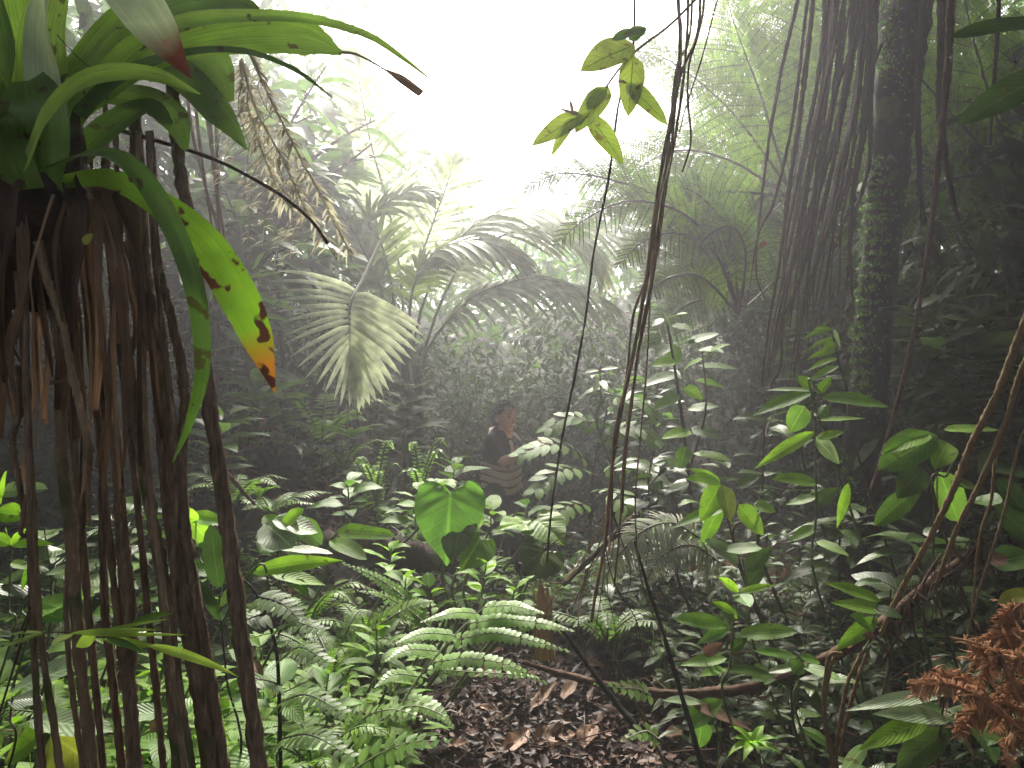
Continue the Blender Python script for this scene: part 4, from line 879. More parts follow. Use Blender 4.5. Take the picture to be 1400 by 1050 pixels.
t = EX('heart-leaved plant with two darker leaves right of the huge bright one', 'heart_leaf_plant', 'plant', 3.3, [[(700, 850), (712, 790), (728, 710)], [(690, 850), (715, 800), (760, 712)], [(700, 850), (720, 800), (742, 742)]], [], sw=5)
heart(t, (735, 712), (768, 735), .2, .2, (0, -.6, 1), 'leaf', 3.3); heart(t, (718, 716), (688, 716), .14, .2, (0, -.5, 1), 'leaf', 3.3); heart(t, (744, 755), (728, 784), .2, .19, (.1, -1, .5), 'leafdk', 3.25)
# bright leaves left of it
EX('plant with one bright horizontal leaf lit from behind, left of the heart-leaved plant', 'broadleaf_plant', 'plant', 3.2, [[(440, 800), (446, 760), (462, 726)], [(440, 800), (420, 770), (405, 735)]], [((460, 727), (540, 733), 27, .55, .06, 'leafbr', 'oblong'), ((440, 745), (395, 705), 34, .5, .12, 'leafbl'), ((450, 740), (500, 765), 26, .4, .2, 'leaf')], prof='elliptic')
EX('plant with large pale leaves reflecting the sky beside the straight dark stem', 'broadleaf_plant', 'plant', 2.5, [[(384, 860), (381, 790), (379, 735)]], [((362, 716), (398, 748), 60, .35, .1, 'leafpale'), ((372, 712), (432, 728), 42, .3, .15, 'leafpale'), ((384, 752), (455, 757), 22, .1, .1, 'leafpale'), ((378, 740), (355, 755), 38, .45, .2, 'leafbl'), ((384, 730), (358, 700), 26, .4, .2, 'leaf'), ((385, 722), (420, 690), 22, .4, .2, 'leafbr')], prof='elliptic', stem='bstem')  # sky reflection on the large leaves is put into their pale colour
EX('plant with a long bright ribbed leaf pointing right beside the straight dark stem', 'broadleaf_plant', 'plant', 2.1, [[(330, 800), (350, 780)], [(332, 800), (370, 800), (390, 785)]], [((340, 783), (472, 766), 26, .6, .1, 'leafbr', 'lance'), ((370, 785), (443, 800), 28, .3, .12, 'leaf', 'lance'), ((400, 795), (420, 812), 20, .3, .2, 'leaf')])
EX('dark ribbed leaf standing upright on a black stalk between the roots', 'broadleaf_plant', 'plant', 1.9, [[(324, 1060), (310, 930), (303, 860), (299, 803)]], [((299, 806), (288, 716), 31, .95, .0, 'leafdk', 'elliptic'), ((302, 850), (272, 790), 18, .8, .05, 'leafdk', 'lance'), ((300, 830), (330, 790), 14, .8, .05, 'leafdk', 'lance'), ((312, 950), (345, 930), 26, .4, .2, 'leafbl'), ((315, 970), (270, 965), 24, .5, .2, 'leaf')], stem='kstem')
EX('yellow-green leaves glowing behind the straight dark stem', 'broadleaf_plant', 'plant', 2.3, [[(275, 830), (272, 760), (268, 715)]], [((258, 706), (312, 716), 24, .5, .1, 'leafbr'), ((262, 712), (286, 744), 26, .8, .1, 'leafbr'), ((268, 715), (246, 690), 18, .6, .1, 'leafbr'), ((268, 740), (330, 752), 28, .4, .1, 'leaf')])

# far left, behind the stilt roots
EX('small plant topped by a whorl of bright leaves at the far left edge', 'broadleaf_plant', 'plant', 1.7, [[(8, 900), (12, 830), (15, 745)]], [((14, 745), (75, 744), 14, .5, .05, 'leafbr', 'lance'), ((14, 745), (38, 722), 14, .7, .08, 'leafbr'), ((14, 745), (-18, 728), 18, .6, .1, 'leafbr'), ((14, 745), (8, 720), 14, .8, 0, 'leafbr'), ((14, 770), (40, 778), 18, .3, .2, 'leaf')])
EX('ragged pale leaf full of holes hanging at the far left edge', 'broadleaf_plant', 'plant', 1.6, [[(-30, 690), (-10, 676), (5, 672)]], [((2, 672), (66, 668), 26, .7, .05, 'leafpale', 'oblong'), ((-5, 700), (34, 706), 30, .6, .1, 'leafbr', 'elliptic'), ((0, 690), (10, 640), 16, .8, .1, 'leafbr')])
EX('drooping pale leaves on a thin stalk, behind the pale tan root', 'broadleaf_plant', 'plant', 1.9, [[(150, 900), (148, 820), (130, 770)], [(30, 900), (30, 830), (60, 788)]], [((62, 785), (135, 770), 18, .4, .05, 'leafpale', 'lance'), ((40, 778), (30, 806), 14, .7, .1, 'leaf'), ((100, 785), (150, 765), 24, .35, .15, 'leafpale'), ((120, 790), (190, 805), 36, .3, .15, 'leafpale')])
EX('broad bluish jagged leaves left of the pale tan root', 'broadleaf_plant', 'plant', 2.0, [[(60, 940), (58, 880), (62, 838)]], [((34, 838), (100, 824), 40, .35, .08, 'leafbl', 'elliptic'), ((30, 836), (94, 848), 26, .6, .1, 'leafbl'), ((80, 830), (132, 812), 34, .3, .15, 'leafbl'), ((104, 812), (150, 804), 30, .35, .1, 'leafpale'), ((126, 840), (195, 822), 30, .35, .12, 'leafbl')], stem='bstem')
EX('big dull leaf lying flat in the lower left corner', 'broadleaf_plant', 'plant', 1.5, [[(8, 1060), (14, 980), (20, 935)]], [((10, 948), (122, 905), 50, .3, .06, 'leafpale', 'elliptic'), ((20, 945), (-20, 975), 50, .5, .1, 'leaf'), ((10, 960), (60, 955), 40, .3, .2, 'leafdk')], stem='bstem')
EX('pale rounded leaf beneath the flat dull leaf in the lower left', 'broadleaf_plant', 'plant', 1.6, [[(70, 1070), (75, 1020), (60, 995)]], [((40, 985), (155, 1000), 46, .2, .05, 'leafpale', 'elliptic'), ((70, 1005), (125, 1045), 66, .6, .08, 'leafyl', 'ovate'), ((60, 1000), (10, 1040), 48, .5, .1, 'leaf')])
t = EX('spray of long light green blades reaching across the lower left roots', 'bamboo_grass', 'grass blade', 1.0, [[(15, 925), (22, 885), (45, 868), (100, 864), (150, 870)]], [((60, 866), (2, 886), 12, .5, .05), ((60, 864), (8, 868), 12, .5, .03), ((95, 866), (225, 861), 9, .55, .02), ((110, 868), (258, 868), 6, .6, .01), ((140, 874), (220, 885), 13, .6, -.02), ((200, 882), (328, 926), 13, .7, .1), ((98, 866), (70, 884), 20, .7, .05), ((132, 868), (104, 884), 20, .8, .05), ((130, 866), (235, 846), 8, .3, .05), ((145, 872), (200, 894), 10, .5, .1, 'leafbl'), ((180, 850), (240, 838), 12, .4, .05, 'leaf')], mat='lime', prof='lance', stem='bstem', sw=3)
fernplant('small bluish fern in the shade at the lower left, behind the tan root', (75, 985, 1.9), 5, 90, 'fern', np_=18, rise=.3)
def darkfern():
    t = thing('fern', 'dark olive fern with notched fronds on a black stalk right of the stems', 'fern', P(382, 1080, 1.7))
    st = spl(PP([(384, 1080, 1.7), (382, 960, 1.7), (376, 880, 1.7), (352, 815, 1.7), (330, 790, 1.7)]), 40)
    g = Geo(); tube(g, st, np.array([6, 5, 3]) * 1.7 / F / 2, 6); obj('stalk', g, M['kstem'], t)
    for a, n in [([(352, 815, 1.7), (385, 825, 1.66), (412, 850, 1.62)], 10), ([(362, 838, 1.7), (335, 850, 1.66), (325, 880, 1.62)], 9), ([(372, 868, 1.7), (398, 850, 1.64), (440, 862, 1.58)], 12), ([(380, 905, 1.7), (410, 885, 1.63), (448, 905, 1.56)], 12), ([(381, 935, 1.7), (350, 930, 1.65), (330, 955, 1.6)], 10), ([(383, 960, 1.7), (420, 950, 1.62), (470, 975, 1.54)], 13), ([(384, 1010, 1.7), (425, 1005, 1.62), (480, 1035, 1.54)], 13)]:
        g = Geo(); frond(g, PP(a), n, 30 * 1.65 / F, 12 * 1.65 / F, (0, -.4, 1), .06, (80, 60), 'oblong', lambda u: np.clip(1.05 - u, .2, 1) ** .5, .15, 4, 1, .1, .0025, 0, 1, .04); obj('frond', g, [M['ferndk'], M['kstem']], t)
darkfern()
shrub('low plant with broad bluish leaves right of the dark olive fern, near the frame bottom', (370, 1090, 1.9), (380, 940, 1.9), 9, 80, 38, 'leafbl', each=True, up=.3)
shrub('low plant with broad leaves between the dark roots at the frame bottom', (225, 1120, 1.7), (232, 960, 1.7), 8, 80, 40, 'leafbl', up=.3)
shrub('bluish bush behind the roots, left of the upright ribbed leaf', (215, 940, 2.3), (225, 760, 2.3), 14, 70, 28, 'leafbl', up=.3, branches=2)
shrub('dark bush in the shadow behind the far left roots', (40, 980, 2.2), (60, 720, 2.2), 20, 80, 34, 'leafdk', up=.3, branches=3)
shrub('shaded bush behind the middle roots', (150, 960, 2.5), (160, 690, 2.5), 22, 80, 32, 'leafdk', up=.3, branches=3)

# ferns of the lower middle
def hero_fern():
    t = thing('fern', 'pale fern frond with scalloped leaflets spread over the leaf litter', 'fern', P(540, 980, 2.2))
    st = [(540, 985, 2.15), (560, 945, 2.2), (590, 905, 2.25), (625, 865, 2.3), (664, 828, 2.36)]
    rc = spl(PP(st), 40); g = Geo(); tube(g, rc, np.array([4, 3, 1.5]) * 2.2 / F / 2, 6); obj('rachis', g, M['palestem'], t)
    pin = [([(662, 830), (700, 828), (742, 838)], 16, 14), ([(652, 838), (620, 838), (578, 850)], 15, 12), ([(640, 852), (690, 846), (740, 852), (782, 862)], 19, 14), ([(622, 868), (580, 866), (545, 878)], 14, 13), ([(618, 876), (670, 866), (720, 874), (776, 890)], 19, 15), ([(600, 890), (560, 888), (530, 902)], 12, 13),
           ([(592, 905), (640, 900), (690, 908), (746, 934)], 18, 15), ([(575, 925), (540, 922), (515, 938)], 11, 12), ([(580, 915), (640, 918), (700, 922), (735, 926)], 14, 8), ([(556, 955), (590, 966), (618, 992)], 11, 15), ([(668, 826), (705, 836), (735, 842)], 13, 8)]
    for a, n, w_ in pin:
        g = Geo(); frond(g, [P(x, y, 2.3 - .16 * k / len(a)) for k, (x, y) in enumerate(a)], n, w_ * 1.15 * 2.2 / F, 12 * 2.2 / F, (0, -.55, 1), .05, (78, 60), 'oblong', lambda u: np.clip(1.06 - u ** 2.2, .15, 1), .12, 4, 1, .08, .002, 0, 1, .03); obj('pinna', g, [M['fernpale'], M['palestem']], t)
hero_fern()
def frondpx(label, st, n, pl, pwid, mat='fern', up=(0, -.5, 1), name='fern', prof='oblong', ang=(78, 50), droop=.12, stem='palestem', lp=None, S=3, sw=3):
    d = st[0][2]; t = thing(name, label, 'fern', P(*st[0])); g = Geo()
    frond(g, PP(st), n, pl * d / F, pwid * d / F, up, .05, ang, prof, lp or (lambda u: np.clip(1.06 - u ** 2, .12, 1)), droop, S, 1, .1, sw * d / F / 2, 0, 1, .04); obj('frond', g, [M[mat], M[stem]], t); return t
frondpx('silvery fern frond lying aslant below the bright horizontal leaf', [(580, 850, 2.9), (550, 815, 2.9), (515, 790, 2.88), (470, 770, 2.85)], 20, 18, 9, 'fernpale')
frondpx('small fern frond arching left, below the silvery aslant frond', [(590, 860, 2.7), (560, 835, 2.7), (525, 815, 2.65), (490, 808, 2.6)], 18, 14, 8, 'fern')
frondpx('pale-edged fern frond near the bottom with forked tips', [(475, 1010, 2.0), (500, 980, 2.0), (540, 970, 1.96), (585, 985, 1.9)], 14, 20, 10, 'fernpale')
frondpx('short fern frond pointing down over the litter edge', [(520, 985, 2.1), (560, 965, 2.08), (600, 975, 2.04), (618, 994, 2.0)], 12, 13, 8, 'fernpale')
frondpx('fern frond rising on a brown stalk left of the pale scalloped fern', [(470, 900, 2.5), (510, 860, 2.5), (560, 830, 2.5), (590, 822, 2.5)], 20, 30, 8, 'fern')
frondpx('bluish lobed leaf of a fern at the bottom, beside the litter', [(470, 1060, 1.9), (520, 1030, 1.88), (560, 1015, 1.85), (610, 1012, 1.8)], 9, 34, 18, 'leafbl', prof='lance', S=5)
frondpx('small pinnate fern frond lying by the arched branch', [(890, 950, 2.7), (870, 942, 2.68), (845, 940, 2.65), (815, 936, 2.6)], 8, 20, 12, 'fernpale')
frondpx('tiny fern frond with lobed leaflets at the litter edge, right of the middle', [(900, 1010, 2.3), (885, 1000, 2.3), (870, 1003, 2.28), (852, 1012, 2.25)], 6, 18, 11, 'fern')
fernplant('tuft of fresh green ferns in the lower middle, left of the pale fern', (455, 930, 2.5), 8, 120, 'fern', np_=24, bip=8, pw_=.24)
fernplant('low fern at the foot of the silvery aslant frond', (500, 880, 2.8), 7, 95, 'fern', np_=20)
fernplant('fern with narrow fronds left of the silvery aslant frond', (420, 860, 2.9), 6, 100, 'fern', np_=22)
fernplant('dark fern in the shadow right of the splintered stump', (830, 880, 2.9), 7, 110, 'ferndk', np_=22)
fernplant('fern at the bottom edge between the dark stems and the litter', (430, 1060, 1.9), 7, 110, 'fern', np_=22)
for lab, b, tp, n, ll, lw, m in [
    ('leafy herb with narrow upright leaves, lower middle among the ferns', (520, 960, 2.4), (515, 860, 2.4), 14, 60, 18, 'leaf'),
    ('low herb of shiny leaves beside the fern tuft in the lower middle', (440, 1000, 2.2), (450, 920, 2.2), 12, 60, 22, 'leafbl'),
    ('herb with bright small leaves in front of the soil bank', (560, 850, 3.0), (555, 790, 3.0), 12, 42, 16, 'leaf'),
    ('green herb right of the silvery frond, under the heart-shaped leaf', (590, 870, 2.9), (585, 800, 2.9), 12, 40, 16, 'leafbr'),
    ('herb with pale buds right of the heart-leaved plant', (655, 840, 3.1), (665, 770, 3.1), 12, 42, 15, 'leafbr'),
    ('low herb with rounded leaves in front of the splintered stump', (700, 850, 2.9), (705, 800, 2.9), 12, 36, 18, 'leaf'),
    ('yellow-green seedling on the soil bank beneath the horizontal leaf', (530, 800, 3.4), (535, 750, 3.4), 9, 44, 16, 'leafbr')]:
    shrub(lab, b, tp, n, ll, lw, m, name='herb', cat='herb', up=.55, prof='lance', stemw=4)

# ferns and herbs on the mound, further back
fernplant('pair of stiff upright sword ferns on the mound, left of the person', (515, 690, 4.3), 7, 75, 'fernpale', np_=22, rise=1.3, pw_=.13, spread=.55, pprof='oblong', pwid=.04)
fernplant('upright sword fern beside the rosette plant, closer to the person', (575, 685, 4.4), 6, 72, 'fernpale', np_=22, rise=1.3, pw_=.13, spread=.6, pprof='oblong', pwid=.04)
rosette('shrubby rosette with rounded leaves on the mound right of the sword ferns', (600, 670, 4.4), 9, 50, 18, 'leaf', prof='obov', up=.7)
fernplant('misty feathery fern on the back of the mound below the fan frond', (440, 610, 5.4), 8, 100, 'fern', np_=22, rise=.9)
fernplant('bluish fern on top of the mound, right of the dead orange leaf', (470, 640, 5.1), 6, 70, 'fern', np_=20)
fernplant('yellow-green low fern at the left foot of the mound', (370, 700, 3.9), 7, 85, 'fernpale', np_=20, rise=.4)
fernplant('fern behind the pale large leaves at the left foot of the mound', (320, 690, 3.8), 6, 90, 'fern', np_=20, rise=.6)
rosette('thick-leaved rosette sprouting on the mound near the dead leaves', (355, 680, 4.2), 8, 44, 15, 'leafbr', prof='obov', up=.8)
rosette('dark strap-leaved rosette at the top of the mound', (400, 615, 5.0), 12, 70, 12, 'leafdk', up=.6)
rosette('strap-leaved rosette catching light under the hanging fan frond', (480, 600, 5.0), 11, 62, 11, 'leaf', up=.6)
for lab, b, tp, n, ll, lw, m in [
    ('broadleaf herb with bluish leaves on the mound slope', (470, 720, 4.0), (475, 660, 4.0), 11, 46, 20, 'leafbl'),
    ('herb with wide leaves between the sword ferns and the heart-leaved plant', (565, 730, 3.9), (570, 670, 3.9), 11, 46, 20, 'leaf'),
    ('misty herb with drooping leaves left of the person', (610, 690, 5.0), (620, 630, 5.0), 12, 46, 18, 'leafbl'),
    ('herb with broad leaves hiding the legs of the person', (668, 760, 4.6), (672, 695, 4.6), 12, 50, 22, 'leaf'),
    ('herb in front of the person, right of the broad leaves', (715, 745, 4.8), (722, 690, 4.8), 12, 44, 18, 'leafbl'),
    ('bush of dull leaves left of the mound, behind the dark stem', (300, 700, 4.2), (310, 560, 4.2), 22, 70, 22, 'hazyleaf'),
    ('dark misty bush hiding the foot of the clump palm', (560, 690, 6.0), (555, 520, 6.0), 46, 55, 18, 'thick'),
    ('low bush under the misty left shrub', (345, 640, 5.0), (350, 520, 5.0), 22, 70, 24, 'hazyleaf')]:
    shrub(lab, b, tp, n, ll, lw, m, name='herb', cat='herb', up=.45, stemw=4)
EX('small plant with pale leaves and a bud in the mist, right of lone vine', 'herb', 'herb', 4.4, [[(822, 600), (822, 545), (820, 500)]], [((818, 506), (800, 510), 8, .5, .1), ((822, 505), (846, 503), 8, .5, .1), ((820, 520), (812, 535), 10, .7, .1), ((822, 520), (830, 534), 10, .7, .1), ((820, 500), (820, 492), 8, .8, 0, 'leafpale')], mat='leafpale')
# sapling in front of the person
def pinnate_sapling():
    t = thing('sapling', 'sapling with pinnate sprays of small leaves in front of the person', 'sapling', P(800, 780, 4.8))
    g = Geo(); tube(g, spl([P(800, 800, 4.8), P(808, 720, 4.8), P(812, 640, 4.8), P(830, 560, 4.9)], 20), [.012, .006], 6); obj('stem', g, M['bstem'], t)
    for a in [[(812, 640, 4.8), (780, 612, 4.7), (745, 608, 4.65), (715, 620, 4.6)], [(810, 660, 4.8), (850, 630, 4.7), (885, 640, 4.6), (900, 665, 4.5)], [(810, 650, 4.8), (790, 640, 4.6), (760, 645, 4.45), (735, 668, 4.35)], [(815, 620, 4.8), (840, 590, 4.8), (870, 585, 4.75), (895, 600, 4.7)], [(810, 670, 4.8), (835, 670, 4.5), (855, 690, 4.35), (865, 715, 4.3)], [(812, 690, 4.8), (780, 690, 4.6), (760, 705, 4.5), (748, 730, 4.4)], [(820, 600, 4.8), (800, 575, 4.85), (775, 570, 4.85), (750, 585, 4.8)], [(826, 575, 4.9), (850, 550, 4.9), (875, 550, 4.9), (890, 565, 4.9)]]:
        g = Geo(); frond(g, PP(a), 8, 27 * 4.7 / F, 13 * 4.7 / F, (0, -.5, 1), .15, (65, 40), 'elliptic', lambda u: .7 + .3 * np.sin(np.pi * u), .2, 4, 1, .1, .003, 0, 1, .08); obj('spray', g, [M['leafbl'] if a[0][1] < 661 else M['leaf'], M['bstem']], t)
pinnate_sapling()
# misty leafy shrubs on the upper left
for lab, b, tp, n, ll, lw, m, br in [
    ('tall misty shrub with long leaves behind the hanging dry fern frond', (380, 560, 6.4), (360, 120, 6.6), 90, 85, 28, 'hazyleaf', 8),
    ('misty shrub with broad drooping leaves left of the fan frond', (330, 600, 5.6), (335, 300, 5.6), 60, 85, 30, 'hazyleaf', 6),
    ('bright misty shrub by the sky edge, above the fan frond', (440, 520, 7.2), (420, 180, 7.2), 80, 75, 24, 'hazyleaf', 8),
    ('shrub deep in the mist between the bromeliad and the dry fern frond', (290, 560, 6.0), (300, 150, 6.2), 80, 90, 32, 'hazyleaf', 8)]:
    shrub(lab, b, tp, n, ll, lw, m, branches=br, brl=.3, up=.2, droop=.5, stemw=9, stem='bstem', S=5, C=1)
EX('long bright leaves poking from the misty shrub left of the fan frond', 'broadleaf_plant', 'plant', 5.2, [[(340, 520), (335, 450), (330, 400)]], [((345, 402), (400, 425), 14, .5, .1, 'leafbr', 'lance'), ((335, 430), (400, 440), 14, .4, .12, 'leafbr', 'lance'), ((300, 445), (345, 482), 12, .6, .05, 'leafpale', 'lance'), ((340, 380), (385, 372), 12, .5, .1, 'leafbr', 'lance'), ((312, 410), (306, 430), 16, .8, .1, 'leafbl'), ((345, 370), (365, 340), 12, .5, .1, 'leaf', 'lance')])

# right-hand side
def leafy_sapling():
    t = thing('sapling', 'sapling with large light leaves at the right edge of the mist', 'sapling', P(945, 760, 4.2))
    g = Geo(); tube(g, spl([P(948, 780, 4.2), P(940, 640, 4.2), P(925, 520, 4.2), P(912, 440, 4.2)], 20), [.014, .006], 6); tube(g, spl([P(940, 650, 4.2), P(965, 560, 4.2), P(960, 480, 4.2)], 12), [.008, .004], 5); obj('stem', g, M['bstem'], t)
    L = [((908, 436), (892, 446), 16), ((912, 436), (940, 428), 18), ((900, 440), (880, 438), 12), ((918, 445), (948, 452), 22), ((905, 462), (868, 478), 24), ((915, 470), (898, 488), 22), ((930, 470), (952, 462), 22), ((925, 495), (890, 500), 20), ((930, 510), (880, 528), 24), ((935, 505), (962, 490), 22), ((940, 470), (985, 455), 22), ((955, 478), (990, 482), 20),
         ((960, 485), (1000, 470), 18), ((935, 530), (960, 545), 22), ((930, 540), (895, 560), 20), ((940, 560), (985, 556), 22), ((955, 500), (1010, 505), 18), ((945, 590), (905, 600), 22), ((945, 585), (985, 600), 24), ((948, 620), (1000, 630), 24), ((940, 640), (890, 640), 22), ((942, 660), (900, 690), 24), ((948, 660), (990, 680), 24), ((920, 470), (922, 500), 22), ((950, 520), (990, 530), 22), ((938, 610), (930, 640), 22), ((915, 445), (905, 425), 14)]
    for b, e, w_ in L:
        g = Geo(); dd = 4.2 + U(-.2, .2); leafpx(g, (*b, dd), (*e, dd - U(0, .15)), w_, U(.2, .6), .12, 'ovate', 6, 2, .15, .08); obj('leaf', g, M['leafpale' if U(0, 1) < .3 else 'leafbl' if U(0, 1) < .55 else 'leafbr'], t)
leafy_sapling()
EX('tall plant with glossy pointed leaves in pairs, before the leaning trunk', 'broadleaf_plant', 'plant', 2.9, [[(1116, 800), (1116, 700), (1114, 600), (1112, 535)], [(1116, 560), (1122, 535)]],
   [((1124, 545), (1214, 556), 28, .45, .14, 'leaf', 'elliptic'), ((1112, 536), (1032, 568), 22, .45, .12, 'leaf', 'lance'), ((1112, 535), (1046, 534), 12, .3, .12, 'leafpale', 'lance'), ((1108, 532), (1090, 512), 22, .5, .1, 'leaf'), ((1118, 538), (1140, 512), 14, .5, .1, 'leaf', 'lance'), ((1100, 555), (1080, 590), 32, .8, .05, 'leafbl'), ((1116, 560), (1132, 570), 30, .5, .1, 'leafbl'),
    ((1114, 598), (1145, 632), 24, .75, .1, 'leafpale'), ((1114, 590), (1034, 640), 20, .55, .06, 'leafbr', 'lance'), ((1118, 600), (1155, 590), 14, .5, .1, 'leaf'), ((1116, 660), (1055, 655), 24, .5, .08, 'leaf', 'lance'), ((1118, 575), (1184, 572), 12, .3, .05, 'leaf', 'lance'), ((1116, 680), (1075, 690), 18, .4, .1, 'leaf', 'lance'), ((1116, 690), (1150, 665), 22, .5, .1, 'leafdk', 'lance'), ((1160, 660), (1144, 722), 15, .9, .0, 'leafbr', 'lance'), ((1116, 720), (1080, 740), 18, .4, .1, 'leaf', 'lance'), ((1116, 740), (1160, 760), 18, .4, .1, 'leaf', 'lance')])
EX('slender sprig with a row of narrow drooping leaves above the tall plant', 'sprig', 'plant', 3.0, [[(1172, 620), (1160, 540), (1148, 500), (1140, 465), (1134, 448)]],
   [((1138, 450), (1100, 462), 9, .6, .2), ((1140, 450), (1148, 476), 7, .8, .05), ((1140, 462), (1108, 478), 8, .6, .2), ((1142, 468), (1125, 482), 14, .7, .1), ((1143, 480), (1104, 492), 10, .6, .2), ((1145, 490), (1104, 508), 9, .5, .2), ((1147, 500), (1106, 522), 11, .5, .15), ((1136, 449), (1112, 450), 8, .5, .2)], prof='lance', stem='bstem', sw=3)
EX('shrub with six big oval veined leaves near the right edge', 'shrub', 'shrub', 2.6, [[(1285, 830), (1278, 700), (1284, 610)], [(1280, 690), (1295, 650), (1310, 620)]],
   [((1282, 596), (1202, 642), 44, .65, .05, 'leafbl', 'elliptic'), ((1270, 592), (1206, 620), 34, .35, .1, 'leaf'), ((1290, 588), (1366, 588), 22, .3, .06, 'leaf'), ((1284, 645), (1310, 712), 46, .85, .02, 'leafbl', 'elliptic'), ((1255, 668), (1196, 718), 30, .7, .05, 'leafbl', 'elliptic'), ((1296, 605), (1278, 640), 36, .5, .1, 'leaf'), ((1330, 682), (1368, 690), 38, .6, .08, 'leafbl', 'elliptic'), ((1300, 660), (1340, 668), 22, .4, .1, 'leafdk'), ((1262, 640), (1228, 680), 40, .6, .1, 'leafdk')], stem='bstem')
EX('shrub at the right edge with a leaf blotched orange-brown', 'shrub', 'shrub', 2.4, [[(1420, 900), (1408, 800), (1400, 720)]],
   [((1352, 770), (1412, 760), 40, .5, .06, 'leafbl', 'elliptic'), ((1412, 815), (1366, 824), 30, .45, .1, 'leafyl', 'elliptic'), ((1360, 690), (1420, 745), 44, .7, .05, 'leafdk', 'elliptic'), ((1410, 650), (1350, 640), 30, .4, .1, 'leafdk', 'elliptic'), ((1400, 700), (1360, 650), 36, .6, .1, 'leafdk', 'elliptic')], stem='bstem')
g = Geo(); leafpx(g, (1352, 766, 2.36), (1378, 764, 2.35), 26, .5, .05, 'oblong', 6, 2); _w = obj('withered_leaf', g, M['dead']); tag(_w, 'crumpled orange-brown leaf lying on the blotched shrub at the right edge', 'dead leaf')
EX('yellowing shrub with glossy leaves, left of the tall plant', 'shrub', 'shrub', 3.0, [[(1020, 800), (1000, 730), (985, 665)], [(1005, 750), (1030, 710), (1040, 690)]],
   [((985, 660), (935, 655), 22, .5, .15, 'leafbr', 'lance'), ((985, 662), (958, 712), 30, .8, .05, 'leafbr'), ((990, 664), (998, 712), 26, .9, .02, 'leafyl'), ((985, 658), (940, 640), 14, .5, .1, 'leafbr', 'lance'), ((1010, 690), (1042, 730), 28, .75, .05, 'leaf'), ((1000, 690), (920, 722), 20, .4, .1, 'leaf', 'lance'), ((985, 690), (960, 745), 22, .8, .05, 'leaf'), ((1032, 690), (1060, 700), 20, .5, .1, 'leaf'), ((1010, 665), (1040, 650), 18, .5, .1, 'leafdk')], stem='bstem')
EX('dull round-leaved plant below the yellowing shrub', 'broadleaf_plant', 'plant', 2.8, [[(1030, 880), (1025, 820), (1015, 765)]], [((990, 752), (1042, 750), 24, .3, .03, 'leafbl', 'elliptic'), ((1010, 770), (960, 735), 30, .4, .1, 'leafpale'), ((1020, 780), (1060, 745), 24, .5, .1, 'leafdk', 'lance'), ((1022, 800), (1045, 770), 22, .6, .1, 'leafdk')])
EX('young plant with paired bright leaves on a straight stem, lower right', 'broadleaf_plant', 'plant', 2.3, [[(992, 965), (998, 910), (1003, 850), (1010, 812)]],
   [((1010, 810), (978, 786), 14, .6, .15, 'leafbr', 'lance'), ((1012, 810), (1062, 800), 12, .5, .1, 'leafbr', 'lance'), ((1010, 812), (1026, 830), 26, .8, 0, 'leafbl'), ((1004, 838), (972, 822), 14, .5, .1, 'leafbr', 'lance'), ((1004, 845), (1005, 832), 12, .6, .1, 'leafbr'), ((998, 856), (920, 846), 24, .5, .08, 'leafbl', 'elliptic'), ((1008, 868), (1092, 864), 24, .5, .1, 'leafbl', 'elliptic'), ((998, 858), (954, 880), 18, .5, .05, 'leafbl', 'lance'), ((1000, 852), (985, 835), 20, .6, .1, 'leafdk'), ((998, 890), (1024, 870), 16, .6, .1, 'leafdk', 'lance'), ((994, 900), (930, 910), 20, .4, .08, 'leafbl', 'lance'), ((996, 915), (1060, 925), 18, .4, .1, 'leafdk', 'lance'), ((992, 915), (955, 925), 16, .4, .1, 'leafbl', 'lance')])
EX('dark-leaved plant with three long leaves right of the paired-leaf plant', 'broadleaf_plant', 'plant', 2.4, [[(1180, 940), (1190, 870), (1200, 820)]], [((1205, 822), (1125, 796), 22, .4, .08, 'leaf', 'lance'), ((1214, 836), (1135, 824), 24, .4, .05, 'leaf', 'lance'), ((1200, 845), (1144, 888), 24, .55, .05, 'leaf', 'lance'), ((1195, 832), (1235, 845), 20, .4, .1, 'leafdk', 'lance'), ((1190, 860), (1160, 840), 24, .5, .1, 'leaf', 'lance')])
EX('small herb with pointed pale leaves under the woody branch', 'herb', 'herb', 2.4, [[(1090, 980), (1092, 930), (1095, 900)]], [((1090, 898), (1030, 890), 16, .4, .05), ((1095, 900), (1120, 905), 18, .4, .1), ((1098, 905), (1084, 920), 22, .6, .05), ((1095, 910), (1150, 930), 18, .4, .1), ((1090, 912), (1050, 920), 14, .3, .1, 'leafdk')], mat='leafbl', prof='elliptic')
rosette('small bright strap-leaved rosette at the bottom, right of the litter', (1030, 1020, 2.3), 12, 56, 14, 'leafbr', 'rosette_plant', 'plant', .75, .6)
EX('dull pointed leaf dying to brown beside the black stalk', 'broadleaf_plant', 'plant', 2.5, [[(985, 1010), (975, 985), (960, 965)]], [((930, 955), (1028, 998), 16, .4, .03, 'dead', 'lance'), ((940, 990), (992, 955), 34, .4, .1, 'leafbl'), ((960, 985), (955, 1020), 30, .5, .1, 'leafbl'), ((960, 960), (905, 958), 18, .3, .05, 'leafpale', 'lance')])
